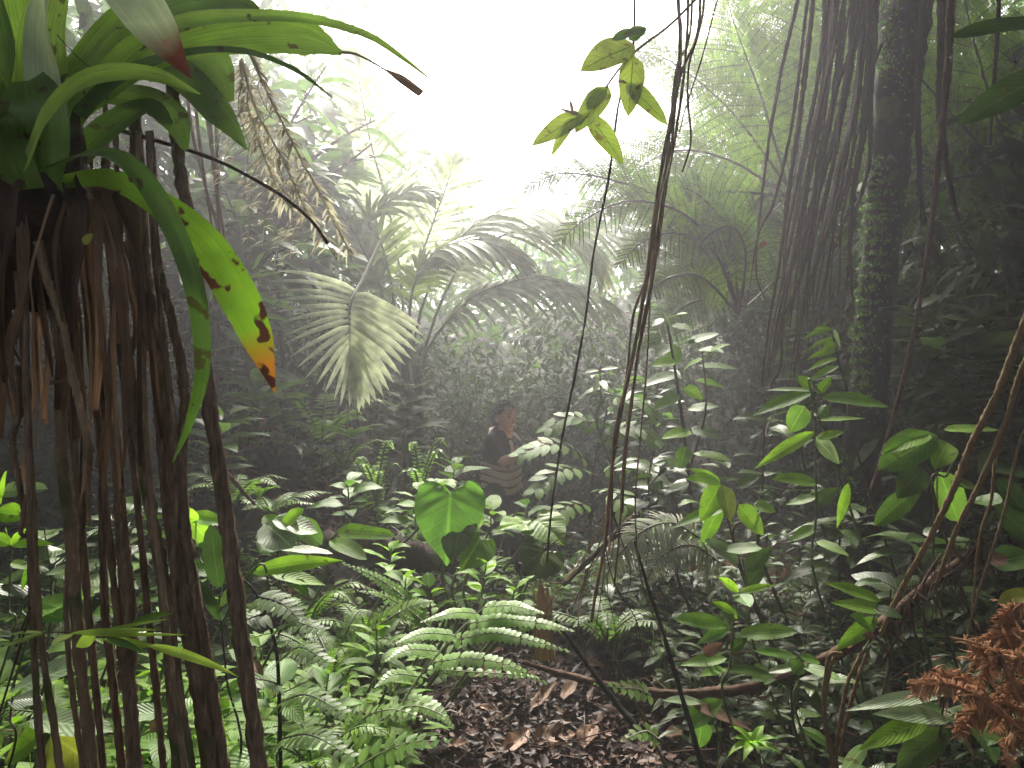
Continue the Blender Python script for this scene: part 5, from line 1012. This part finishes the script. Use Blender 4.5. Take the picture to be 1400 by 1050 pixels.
EX('thick strap-like leaves sweeping left under the rusty dead fern', 'broadleaf_plant', 'plant', 1.9, [[(1290, 1080), (1285, 1010), (1290, 960)]],
   [((1292, 950), (1158, 972), 22, .4, .1, 'leafpale', 'lance'), ((1300, 985), (1190, 976), 26, .45, .08, 'leafpale', 'lance'), ((1270, 985), (1174, 1026), 30, .5, .1, 'leaf', 'lance'), ((1185, 1018), (1150, 1060), 20, .6, .1, 'leafpale', 'lance'), ((1300, 980), (1400, 1020), 40, .3, .08, 'leafdk', 'elliptic'), ((1295, 1000), (1230, 1050), 40, .5, .1, 'leafdk', 'elliptic')], stem='bstem', sw=6)
EX('two large dark leaves pointing left out of the upper right frame edge', 'broadleaf_plant', 'plant', 2.4, [[(1480, 220), (1470, 100), (1450, 20)]], [((1450, 30), (1300, 52), 36, .6, .1, 'leafdk', 'elliptic'), ((1460, 90), (1316, 168), 46, .75, .1, 'leafdk', 'elliptic'), ((1455, 10), (1380, -40), 36, .6, .1, 'leafdk', 'elliptic')], stem='bstem')
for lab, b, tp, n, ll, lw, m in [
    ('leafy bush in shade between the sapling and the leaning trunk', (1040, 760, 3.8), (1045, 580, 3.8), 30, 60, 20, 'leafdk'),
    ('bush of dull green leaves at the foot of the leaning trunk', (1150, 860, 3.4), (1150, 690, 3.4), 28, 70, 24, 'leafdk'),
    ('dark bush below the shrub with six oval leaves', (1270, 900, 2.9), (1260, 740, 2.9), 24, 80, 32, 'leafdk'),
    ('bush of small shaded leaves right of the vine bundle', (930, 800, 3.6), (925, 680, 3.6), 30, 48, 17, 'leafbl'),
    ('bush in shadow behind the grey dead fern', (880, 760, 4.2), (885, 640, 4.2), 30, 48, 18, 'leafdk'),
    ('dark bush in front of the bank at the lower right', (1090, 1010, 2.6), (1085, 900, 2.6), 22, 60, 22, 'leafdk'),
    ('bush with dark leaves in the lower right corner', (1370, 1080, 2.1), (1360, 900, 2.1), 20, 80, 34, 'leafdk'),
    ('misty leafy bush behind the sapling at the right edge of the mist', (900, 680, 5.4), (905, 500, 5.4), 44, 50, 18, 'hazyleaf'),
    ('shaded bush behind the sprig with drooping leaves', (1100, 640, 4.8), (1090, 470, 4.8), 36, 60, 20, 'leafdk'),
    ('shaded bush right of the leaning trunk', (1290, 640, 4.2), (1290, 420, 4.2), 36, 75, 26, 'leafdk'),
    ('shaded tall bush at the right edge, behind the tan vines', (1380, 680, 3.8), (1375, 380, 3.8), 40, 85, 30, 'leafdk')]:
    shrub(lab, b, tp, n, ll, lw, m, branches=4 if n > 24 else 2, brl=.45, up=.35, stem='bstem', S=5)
# dead ferns
frondpx('grey withered fern frond drooping at the foot of the vine bundle', [(955, 735, 3.0), (920, 715, 3.0), (880, 725, 2.95), (845, 760, 2.9), (822, 800, 2.85)], 44, 46, 5, 'greydead', (0, -.6, .8), 'dead_fern', 'needle', (75, 50), .4, 'bstem', S=4)
frondpx('second grey withered fern frond hanging below the first', [(985, 770, 3.0), (945, 745, 2.95), (905, 760, 2.9), (880, 800, 2.85)], 34, 36, 5, 'greydead', (0, -.6, .8), 'dead_fern', 'needle', (75, 50), .45, 'bstem', S=4)
def rusty():
    t = thing('dead_fern', 'rust-coloured dead fern with curled fronds in the lower right corner', 'fern', P(1370, 930, 1.8))
    for a in [[(1400, 1000), (1340, 955), (1290, 935), (1245, 940)], [(1420, 960), (1380, 880), (1370, 850), (1385, 832), (1410, 830)], [(1395, 960), (1370, 905), (1365, 895), (1345, 920), (1335, 950)], [(1420, 990), (1370, 960), (1330, 975), (1310, 1010)], [(1440, 960), (1400, 935), (1370, 960), (1360, 1000)], [(1430, 900), (1390, 900), (1350, 890), (1320, 880)], [(1440, 1010), (1400, 990), (1380, 1010), (1375, 1050)], [(1420, 870), (1380, 865), (1345, 880), (1330, 900)], [(1350, 950), (1310, 925), (1270, 930), (1255, 955)]]:
        g = Geo(); d = 1.8 + U(-.08, .08)
        pts = PP([(x, y, d + U(-.05, .05)) for x, y in a])
        frond(g, pts, 58, 17 * d / F, 4.2 * d / F, (U(-.4, .4), -.9, .5), .05, (85, 65), 'strap', lambda u: .55 + .45 * np.sin(np.pi * u), .45, 7, 2, .7, .006, 0, 1, .16, curl=.45, gaps=.08)
        n = 45; c = spl(pts, 40); i = rng.integers(0, 39, n)
        leaves(g, c[i] + rng.normal(0, .02, (n, 3)), rng.normal(0, 1, (n, 3)), rng.normal(0, 1, (n, 3)), U(.012, .03, n), U(.003, .007, n), 'lance', 5, 1, .3, .9, .5, curl=.8)
        obj('frond', g, [M['rust'], M['rustrib']], t)
    g = Geo(); tube(g, wob(PP([(1300, 872, 1.75), (1340, 880, 1.78), (1362, 897, 1.8), (1395, 940, 1.82)]), .004, 20), [.003, .005], 6); obj('stalk', g, M['splint'], t)
rusty()
# ------------------------------------------------------------------ litter, ground cover, logs
def on_ground(px, py):
    """walk the sight line down to the terrain"""
    for d in np.arange(1.2, 14, .02):
        p = P(px, py, d)
        if p[2] <= H(p[0], p[1]): return p
    return P(px, py, 8)
def litter():
    n = 9000; x = rng.normal(.0, .85, n); y = rng.normal(3.3, .7, n); k = (y > 1.4); x, y = x[k], y[k]; n = len(x)
    z = H(x, y) + U(.005, .05, n); g = Geo()
    leaves(g, np.stack([x, y, z], -1), np.stack([rng.normal(0, 1, n), rng.normal(0, 1, n), rng.normal(0, .25, n)], -1), np.array([0, 0, 1.]) + rng.normal(0, .45, (n, 3)), U(.02, .085, n), U(.01, .036, n), 'ovate', 4, 1, U(-.2, .25, n), U(-.2, .9, n), .25, curl=U(-.5, .5, n))
    m = 1500; x = rng.normal(.1, 1.3, m); y = rng.normal(3.5, .9, m); k = y > 1.5; x, y = x[k], y[k]; m = len(x)
    leaves(g, np.stack([x, y, H(x, y) + U(.01, .07, m)], -1), np.stack([rng.normal(0, 1, m), rng.normal(0, 1, m), rng.normal(0, .25, m)], -1), rng.normal(0, 1, (m, 3)), U(.06, .32, m), U(.003, .007, m), 'needle', 4, 1, .05, .4, 0, curl=U(-.3, .3, m))
    n = 2600; x = rng.normal(-1.3, 1.2, n); y = rng.normal(4.7, .8, n); 
    leaves(g, np.stack([x, y, H(x, y) + U(.005, .05, n)], -1), np.stack([rng.normal(0, 1, n), rng.normal(0, 1, n), rng.normal(0, .25, n)], -1), np.array([0, 0, 1.]) + rng.normal(0, .5, (n, 3)), U(.03, .12, n), U(.015, .05, n), 'ovate', 3, 1, U(-.2, .25, n), U(-.2, .9, n), .25, curl=U(-.5, .5, n))
    stuffobj('leaf_litter', g, M['litter'])
litter()
big = [((730, 935), (858, 940), (770, 1010), 'curled pale brown leaf lying in front at the bottom of the litter'), 0]
FL = [((728, 1028), (838, 1012), 34, 'large pale brown leaf with a curled edge at the bottom of the litter'), ((770, 972), (790, 950), 18, 'folded reddish leaf standing upright in the litter below the arched branch'), ((798, 1040), (812, 1008), 30, 'tan leaf lying tip up at the bottom, right of the largest litter leaf'),
      ((640, 940), (700, 925), 20, 'reddish brown leaf under the pale scalloped fern'), ((690, 1045), (735, 1020), 26, 'dark reddish leaf at the bottom edge of the litter'), ((905, 1020), (945, 1050), 28, 'pinkish tan leaf at the foot of the tall black stalk'), ((660, 905), (690, 912), 12, 'rusty leaf lying just beyond the pale fern'),
      ((610, 1035), (640, 1045), 16, 'small tan leaf at the left edge of the bare litter'), ((800, 920), (825, 928), 12, 'small pinkish leaf beside the arched branch'), ((845, 965), (868, 955), 16, 'brown leaf between the black stalk and the small pinnate fern'), ((725, 985), (760, 960), 18, 'half-curled brown leaf in the middle of the bare litter'), ((655, 980), (690, 1000), 14, 'dark curled leaf on the bare litter left of its middle')]
for b, e, w_, lab in FL:
    t_ = thing('fallen_leaf', lab, 'fallen leaf', on_ground(*b)); g = Geo(); a, c = on_ground(*b), on_ground(*e); up_ = np.array([U(-.3, .3), -.55, 1.])
    a = a + np.array([0, 0, .05]); c = c + np.array([0, 0, .07]); D = c - a; L = np.clip(np.linalg.norm(D), .08, .2); 
    leaves(g, a[None], D[None], up_[None], L, np.clip(w_ * a[1] / F, L * .3, L * .5), 'ovate', 9, 3, U(-.2, .1), U(.3, .9), .25, curl=U(-.3, .1)); obj('leaf_blade', g, M['fallen'], t_)
def at_depth_leaf(label, b, e, w_, d, mat='fallen'):
    t_ = thing('dead_leaf', label, 'dead leaf', P(*b, d)); g = Geo(); leafpx(g, (*b, d), (*e, d - .05), w_, .7, .1, 'ovate', 8, 2, .4, .2); obj('leaf_blade', g, M[mat], t_)
at_depth_leaf('bright orange-tan dead leaf on top of the mound', (388, 606), (402, 600), 13, 4.9); at_depth_leaf('wide dull purple-brown dead leaf on the back of the mound', (340, 586), (385, 580), 15, 5.2, 'dead')
at_depth_leaf('pinkish dead leaf hanging below the paired-leaf plant', (962, 895), (992, 878), 16, 2.3); at_depth_leaf('pale dead leaf draped on the woody branch', (1196, 872), (1178, 868), 12, 2.4); at_depth_leaf('orange dead leaf caught among stems in front of the root curtain', (1048, 330), (1036, 342), 8, 4.0, 'rust'); at_depth_leaf('coral dead leaf half hidden between the straight dark stem and the olive fern', (348, 905), (360, 930), 14, 2.2)
at_depth_leaf('tan dead leaf on the ground behind the dark roots', (205, 1000), (225, 985), 16, 2.0); at_depth_leaf('pale pink dead leaf on the ground left of the pale tan root', (92, 985), (108, 975), 14, 2.1); at_depth_leaf('dry curled leaf lying in the lower middle, behind the olive fern', (395, 812), (420, 800), 18, 2.9)
at_depth_leaf('orange curled leaf on the arched woody branch', (1160, 886), (1166, 868), 9, 2.45, 'rust')
def log(label, pts, w_, mat='rotwood', name='fallen_log', cat='log'):
    t_ = thing(name, label, cat, P(*pts[0])); d = pts[0][2]; g = Geo(); tube(g, wob(PP(pts), .02, 40), np.asarray(w_) * d / F / 2, 12, 0, .18); obj('wood', g, M[mat], t_)
log('rotten black log under the heart-leaved plant, at the front of the mound', [(430, 745, 4.1), (500, 752, 4.1), (570, 760, 4.05), (640, 768, 4.0)], [36, 44, 40, 22])
log('mossy dark stub of root curling above the splintered stump', [(705, 772, 3.4), (730, 764, 3.4), (752, 752, 3.4)], [10, 18, 10]); log('thin grey branch lying on the mound from the left stem', [(305, 640, 3.0), (330, 670, 3.05), (350, 690, 3.1)], [5, 6, 4], 'branch')
log('rotten reddish wood heap on the mound under the orange-tan leaf', [(335, 632, 4.85), (380, 622, 4.9), (430, 628, 4.9)], [22, 30, 18]); log('bark-brown fallen branch in the shade right of the vine bundle', [(770, 800, 3.5), (850, 720, 3.5), (880, 700, 3.6)], [6, 9, 7])
# ground cover
def cover():
    def field(n, x0, x1, y0, y1, hmax, L, W, mats, name, prof, ex):
        x, y = U(x0, x1, n), U(y0, y1, n); k = ex(x, y); x, y = x[k], y[k]; n = len(x); per = 7
        hh = hmax * U(.2, 1, n) ** 1.2; b = np.stack([x, y, H(x, y)], -1); g = Geo()
        st = np.repeat(b, per, 0); u = U(.35, 1, n * per); a = U(0, 6.283, n * per); el = U(-.1, .7, n * per)
        q = st + np.stack([rng.normal(0, .03, n * per), rng.normal(0, .03, n * per), np.repeat(hh, per) * u], -1)
        D = np.stack([np.cos(a) * np.cos(el), np.sin(a) * np.cos(el), np.sin(el)], -1); s = np.repeat(U(.5, 1.25, n), per) * U(.75, 1.15, n * per)
        leaves(g, q + D * .02, D, np.array([0, 0, 1.]) + rng.normal(0, .25, (n * per, 3)), L * s, W * s, prof, 4, 1, U(.1, .6, n * per), .15, .05, 0, np.repeat(U(0, 1, n), per))
        nv = n; leaves(g, b, np.array([0, 0, 1.]) + rng.normal(0, .08, (n, 3)), np.array([0, -1., 0]), hh, .008, 'needle', 3, 1, 0, .3, 0)
        stuffobj(name, g, mats)
    def lit(x, y): return (((x - .12) / .62) ** 2 + ((y - 3.1) / 1.05) ** 2 > 1) & ~((np.abs(x - .0) < .75) & (y < 3.0))
    def bare(x, y): return lit(x, y) & (gs(x, y, -.75, 4.35, .5, .22) < .45) & (np.hypot(x, y - 6.2) > .45) & (np.hypot((x + 1.45) / .6, (y - 4.75) / .5) > 1) & ~((x > .35) & (y < 3.9) & (U(0, 1, len(x)) < .55))
    field(800, -3.4, .7, 2.4, 7.2, .3, .12, .042, M['leaf'], 'ground_cover', 'lance', bare)
    field(300, -3.2, .3, 1.9, 6.5, .38, .13, .055, M['leafbl'], 'undergrowth', 'ovate', bare)
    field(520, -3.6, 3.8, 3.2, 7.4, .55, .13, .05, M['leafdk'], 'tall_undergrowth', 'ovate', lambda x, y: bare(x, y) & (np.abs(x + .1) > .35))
    field(520, .35, 2.6, 2.2, 4.4, .34, .13, .04, M['leafdk'], 'shaded_undergrowth', 'lance', lit)  # shade of the dark gaps is put into the leaf colour here
    field(420, -2.2, -.35, 1.5, 3.0, .5, .13, .045, M['leaf'], 'left_undergrowth', 'lance', lambda x, y: np.abs(x) < .8 * y)
cover()

def dead_bits():
    """fallen twigs and dead leaves caught all through the undergrowth"""
    g = Geo(); n = 260
    for k in range(n):
        x, y = U(-2.6, 2.6), U(2.2, 6.6)
        if abs(x - .1) < .5 and y < 2.9: continue
        L = U(.15, .7); a = U(0, 6.28); b = np.array([x, y, float(H(x, y)) + U(.02, .3)]); e = b + np.array([math.cos(a), math.sin(a), U(-.3, .5)]) * L
        tube(g, wob([b, (b + e) / 2 + rng.normal(0, .04, 3), e], .004, 9), [U(.002, .005), .0015], 5)
    stuffobj('fallen_twigs', g, M['branch'])
    g = Geo(); n = 1100; x, y = U(-2.8, 2.8, n), U(2.3, 6.8, n); k_ = ((x - .12) / .7) ** 2 + ((y - 3.1) / 1.1) ** 2 > 1; x, y = x[k_], y[k_]; n = len(x); z = H(x, y) + U(.01, .32, n) ** 1.5
    leaves(g, np.stack([x, y, z], -1), rng.normal(0, 1, (n, 3)) + np.array([0, 0, -.4]), rng.normal(0, .6, (n, 3)) + np.array([0, -.3, .8]), U(.04, .15, n), U(.015, .05, n), 'ovate', 5, 1, U(0, .4, n), U(.2, .9, n), .25, curl=U(-.4, .4, n))
    stuffobj('dead_leaves', g, M['dead'])
dead_bits()
import bmesh
# ------------------------------------------------------------------ the person among the plants
def capsmesh(name, V, E, R, sv, fv, mat, parent, vox, extra=(), fold=0.):
    """limbs and trunk as tapering rounded segments, fused into one continuous surface"""
    bm = bmesh.new()
    def addgrid(v):
        n, m = v.shape[:2]; vs = [[bm.verts.new(tuple(map(float, v[i, j]))) for j in range(m)] for i in range(n)]
        for i in range(n - 1):
            for j in range(m): bm.faces.new((vs[i][j], vs[i][(j + 1) % m], vs[i + 1][(j + 1) % m], vs[i + 1][j]))
        bm.faces.new(vs[0]); bm.faces.new(vs[-1][::-1])
    m = 20; an = np.linspace(0, 2 * np.pi, m, endpoint=False)
    for a, b in E:
        A, B = np.asarray(V[a], float), np.asarray(V[b], float); L = np.linalg.norm(B - A); ax = (B - A) / L
        ra = np.array(R[a] if isinstance(R[a], tuple) else (R[a], R[a])); rb = np.array(R[b] if isinstance(R[b], tuple) else (R[b], R[b]))
        ex = nrm(sv - ax * (sv @ ax)) if abs(sv @ ax) < .95 else nrm(fv - ax * (fv @ ax)); ey = np.cross(ax, ex); rings = []
        for h in np.linspace(-90, 0, 6): rings.append((A + ax * min(ra) * math.sin(math.radians(h)), ra * max(.02, math.cos(math.radians(h)))))
        for k in np.linspace(.1, .9, 7): rings.append((A + ax * L * k, ra + (rb - ra) * (3 * k * k - 2 * k ** 3)))
        for h in np.linspace(0, 90, 6): rings.append((B + ax * min(rb) * math.sin(math.radians(h)), rb * max(.02, math.cos(math.radians(h)))))
        addgrid(np.stack([c + ex * (np.cos(an) * r[0])[:, None] + ey * (np.sin(an) * r[1])[:, None] for c, r in rings]))
    for v in extra: addgrid(v)
    bmesh.ops.recalc_face_normals(bm, faces=bm.faces[:])
    me = bpy.data.meshes.new(name); bm.to_mesh(me); bm.free(); o = bpy.data.objects.new(name, me); col.objects.link(o)
    rm = o.modifiers.new('rm', 'REMESH'); rm.mode = 'VOXEL'; rm.voxel_size = vox; sm_ = o.modifiers.new('sm', 'SMOOTH'); sm_.iterations = 4; sm_.factor = .5
    m2 = bpy.data.meshes.new_from_object(o.evaluated_get(bpy.context.evaluated_depsgraph_get())); o.modifiers.clear(); o.data = m2; m2.name = name
    if fold:
        n = len(m2.vertices); c = np.empty(n * 3); m2.vertices.foreach_get('co', c); c = c.reshape(-1, 3); nn = np.array([v.normal[:] for v in m2.vertices])
        h = np.sin(c[:, 2] * 55 + c[:, 0] * 40 + 2 * np.sin(c[:, 1] * 30)) * .6 + np.sin(c[:, 2] * 95 - c[:, 1] * 70) * .4
        m2.vertices.foreach_set('co', (c + nn * (h * fold)[:, None]).ravel())
    m2.polygons.foreach_set('use_smooth', np.ones(len(m2.polygons), bool)); m2.materials.clear(); m2.materials.append(mat); m2.update()
    o.parent = parent; o.matrix_parent_inverse = Matrix.Translation(-parent.location)
    return o

def person():
    skin = flat_mat('skin', (.62, .36, .25), .5, 60, .08, .05); shirt = flat_mat('black_shirt_cloth', (.022, .02, .022), .9, 90, .3, .4)
    trous = flat_mat('dark_trousers', (.05, .045, .04), .9, 80, .3); hairm = flat_mat('dark_hair', (.014, .01, .008), .6, 90, .3); pale = flat_mat('pale_collar', (.42, .36, .3), .85, 80, .15)
    stripe, nt, ns, lk = nodes('striped_cloth'); tc = ns.new('ShaderNodeTexCoord'); sp = ns.new('ShaderNodeSeparateXYZ'); lk.new(tc.outputs['UV'], sp.inputs[0])
    mu = ns.new('ShaderNodeMath'); mu.operation = 'MULTIPLY'; mu.inputs[1].default_value = 19; lk.new(sp.outputs[1], mu.inputs[0]); fr = ns.new('ShaderNodeMath'); fr.operation = 'FRACT'; lk.new(mu.outputs[0], fr.inputs[0])
    rp = ns.new('ShaderNodeValToRGB'); rp.color_ramp.interpolation = 'CONSTANT'; rp.color_ramp.elements[0].color = (.62, .46, .37, 1); e = rp.color_ramp.elements[1]; e.position = .45; e.color = (.2, .1, .07, 1); e = rp.color_ramp.elements.new(.72); e.color = (.6, .52, .45, 1)
    lk.new(fr.outputs[0], rp.inputs[0]); bs = ns.new('ShaderNodeBsdfPrincipled'); bs.inputs['Roughness'].default_value = .9; lk.new(rp.outputs[0], bs.inputs['Base Color']); ou = ns.new('ShaderNodeOutputMaterial'); lk.new(bs.outputs[0], ou.inputs[0])
    gx, gy = P(686, 600, 6.2)[0], 6.2; gz = float(H(gx, gy))
    t = thing('person', 'person in a black shirt with striped cloth round the waist, half hidden by plants', 'person', (gx, gy, gz))
    f = nrm(np.array([.7, -.71, 0])); s = np.array([-f[1], f[0], 0])           # facing, and his left (away from the viewer)
    p = lambda px, py, d: P(px, py, d)
    V, E, R = [], [], []
    def add(v, r, par=None):
        V.append(np.asarray(v, float)); R.append(r); k = len(V) - 1
        if par is not None: E.append((par, k))
        return k
    pel = add(p(685, 664, 6.2), (.13, .1)); wa = add(p(684, 640, 6.2), (.115, .09), pel); ch = add(p(683, 614, 6.2), (.152, .115), wa); nb = add(p(684, 597, 6.2), (.1, .08), ch)
    nk = add(p(686, 589, 6.19), .054, nb); hd = add(p(690, 570, 6.18), .05, nk); face = V[hd]; Z3 = np.array([0, 0, 1.])
    def hand(w, d, up, par, curl):
        d = nrm(d); up = nrm(up); sd = np.cross(d, up); pm = add(w + d * .05, (.034, .02), par); k2 = add(w + d * .085, (.036, .017), pm)
        for j, (o, L) in enumerate([(-.03, .07), (-.01, .08), (.01, .075), (.029, .058)]):
            a = add(w + d * .1 + sd * o, .0085, k2); b = add(w + d * (.1 + L * .45) + sd * o * 1.15 - up * curl * .02, .008, a); c = add(w + d * (.1 + L * .75) + sd * o * 1.1 - up * curl * .05, .007, b); add(w + d * (.1 + L * .85) + sd * o - up * curl * .075, .006, c)
        a = add(w + d * .05 - sd * .045, .011, pm); b = add(w + d * .085 - sd * .058 - up * .02, .0095, a); add(w + d * .11 - sd * .05 - up * .035, .008, b)
    # near arm, forearm raised in front of him
    sh = add(p(672, 604, 6.06), .054, nb); el = add(p(688, 632, 5.98), .043, sh); wr = add(p(715, 618, 5.93), .028, el); hand(V[wr], np.array([.8, -.05, .45]), np.array([-.4, -.3, .8]), wr, 1.)
    shf = add(p(699, 602, 6.33), .054, nb); elf = add(p(714, 622, 6.3), .043, shf); wrf = add(p(726, 611, 6.12), .028, elf); hand(V[wrf], np.array([.7, -.45, .4]), np.array([-.4, -.3, .8]), wrf, 1.)
    for sd, px in ((-1, 679), (1, 693)):
        hp = add(p(px, 676, 6.2 + .09 * sd), .09, pel); kn = np.array([V[hp][0] + .03, V[hp][1], gz + .48]); k = add(kn, .058, hp); an = add((kn[0] - .02, kn[1], gz + .08), .042, k); add(np.array([kn[0] - .02, kn[1], gz + .045]) + f * .14, .035, an)
    def ell(c, rf, rs, rz, n=14, shape=None):
        th, ph = np.meshgrid(np.linspace(0, np.pi, n), np.linspace(0, 2 * np.pi, 2 * n, endpoint=False), indexing='ij')
        q = np.stack([np.sin(th) * np.cos(ph), np.sin(th) * np.sin(ph), np.cos(th)], -1)
        if shape is not None: q = shape(q)
        return c + f * (q[..., 0] * rf)[..., None] + s * (q[..., 1] * rs)[..., None] + Z3 * (q[..., 2] * rz)[..., None]
    def skull(q):
        z = q[..., 2]; k = np.clip(-z, 0, 1); q = q.copy()
        q[..., 1] *= 1 - .38 * k; q[..., 0] = np.where(q[..., 0] < 0, q[..., 0] * (1 - .45 * k), q[..., 0] * (1 - .12 * k) + .12 * k); return q
    hc = face + np.array([0, 0, -.005])
    ex_ = [ell(hc, .098, .078, .12, 18, skull), ell(hc + f * .098 - Z3 * .022, .02, .014, .026, 8), ell(hc + f * .096 - Z3 * .066, .012, .026, .011, 8), ell(hc + f * .064 - Z3 * .096, .022, .028, .02, 8), ell(hc + f * .084 + Z3 * .026, .014, .05, .012, 8)]
    for sd in (-1, 1): ex_.append(ell(hc + s * sd * .078 - f * .008 - Z3 * .012, .02, .01, .032, 8))
    capsmesh('body', V, E, R, s, f, skin, t, .0055, ex_)
    # clothes
    sv = [V[wa] + np.array([0, 0, .07]), V[ch], V[nb] + np.array([0, 0, -.01]), V[sh], V[sh] * .3 + V[el] * .7, V[shf], V[shf] * .3 + V[elf] * .7]
    capsmesh('shirt', sv, [(0, 1), (1, 2), (2, 3), (3, 4), (2, 5), (5, 6)], [(.142, .115), (.166, .13), (.095, .09), .068, .058, .068, .058], s, f, shirt, t, .01, (), .006)
    g = Geo(); a = np.linspace(0, 6.283, 25); c0 = V[nb] + np.array([0, 0, .03]); tube(g, np.stack([c0[0] + .075 * np.cos(a), c0[1] + .075 * np.sin(a), c0[2] - .03 * (np.cos(a) * f[0] + np.sin(a) * f[1])], -1), .017, 6); obj('collar', g, pale, t)
    g = Geo(); q = [V[nb] + f * .11 - s * .0 + np.array([0, 0, -.02]), V[ch] + f * .17 - s * .02, V[wa] + f * .165 - s * .02]; ribbon(g, q, [.03, .03, .03], f - s * .6 + np.array([0, 0, .2]), 10, 1, 0); obj('placket', g, pale, t)
    g = Geo(); K = 9; ang = np.linspace(0, 2 * np.pi, 33); zz = np.linspace(V[wa][2] + .04, V[pel][2] - .04, K)
    for k in range(0, 1):
        pts = np.stack([np.stack([V[pel][0] + (.16 + .008 * math.sin(3 * j) + .01 * np.sin(3 * ang)) * np.cos(ang), V[pel][1] + (.155 + .01 * np.sin(4 * ang)) * np.sin(ang), zz[j] + .02 * np.sin(2 * ang + .7)], -1) for j in range(K)])
        i, j = np.meshgrid(np.arange(K - 1), np.arange(32), indexing='ij'); a_ = (i * 33 + j).ravel()
        uv = np.stack(np.broadcast_arrays((ang / 6.283)[None], np.linspace(0, .19, K)[:, None]), -1)
        g.add(pts, np.stack([a_, a_ + 1, a_ + 34, a_ + 33], 1), uv)
    obj('waist_cloth', g, stripe, t)
    lv = [V[pel] + np.array([0, 0, .02])]; le = []; lr = [(.15, .125)]
    for sd, px in ((-1, 679), (1, 693)):
        h0 = p(px, 676, 6.2 + .09 * sd); lv += [h0, np.array([h0[0] + .03, h0[1], gz + .48]), np.array([h0[0] + .01, h0[1], gz + .1])]; n = len(lv); le += [(0, n - 3), (n - 3, n - 2), (n - 2, n - 1)]; lr += [.104, .08, .066]
    capsmesh('trousers', lv, le, lr, s, f, trous, t, .011, (), .005)
    n = 2600; d = nrm(rng.normal(0, 1, (n, 3))); df = d @ f; k = ((d[:, 2] > .42 - .25 * (df < .3)) | (df < -.05)) & (d[:, 2] > -.45) & ~((df > .55) & (d[:, 2] < .6)); d = d[k]; n = len(d); df = d @ f; ds = d @ s
    g = Geo(); B = hc + f[None] * (df * .094)[:, None] + s[None] * (ds * .075)[:, None] + Z3[None] * (d[:, 2] * .115)[:, None]; B[:, 2] += 0; leaves(g, B, d * .7 + rng.normal(0, .45, (n, 3)) + f * .2 + np.array([0, 0, -.1]), rng.normal(0, 1, (n, 3)), U(.02, .042, n), .014, 'needle', 2, 1, .2, .3)
    g.add(ell(hc + Z3 * .012 - f * .008, .095, .08, .113, 12, skull)[:6].reshape(-1, 3), [(a * 24 + b, a * 24 + (b + 1) % 24, (a + 1) * 24 + (b + 1) % 24, (a + 1) * 24 + b) for a in range(5) for b in range(24)], np.zeros((6 * 24, 2))); obj('hair', g, hairm, t)
    for sd in (-1, 1):
        g = Geo(); e = hc + f * .088 + s * sd * .034 + Z3 * .005; tube(g, [e - s * .014, e - s * .007, e + s * .007, e + s * .014], [.001, .007, .007, .001], 8); obj('eye', g, hairm, t)
        g = Geo(); e = hc + f * .095 + s * sd * .036 + Z3 * .03; tube(g, [e - s * .018, e, e + s * .018], [.003, .006, .003], 6); obj('eyebrow', g, hairm, t)
    g = Geo(); e = hc + f * .104 - Z3 * .066; tube(g, [e - s * .024 - f * .012, e, e + s * .024 - f * .012], [.002, .006, .002], 6); obj('mouth', g, flat_mat('lips', (.3, .12, .09), .5), t)
person()
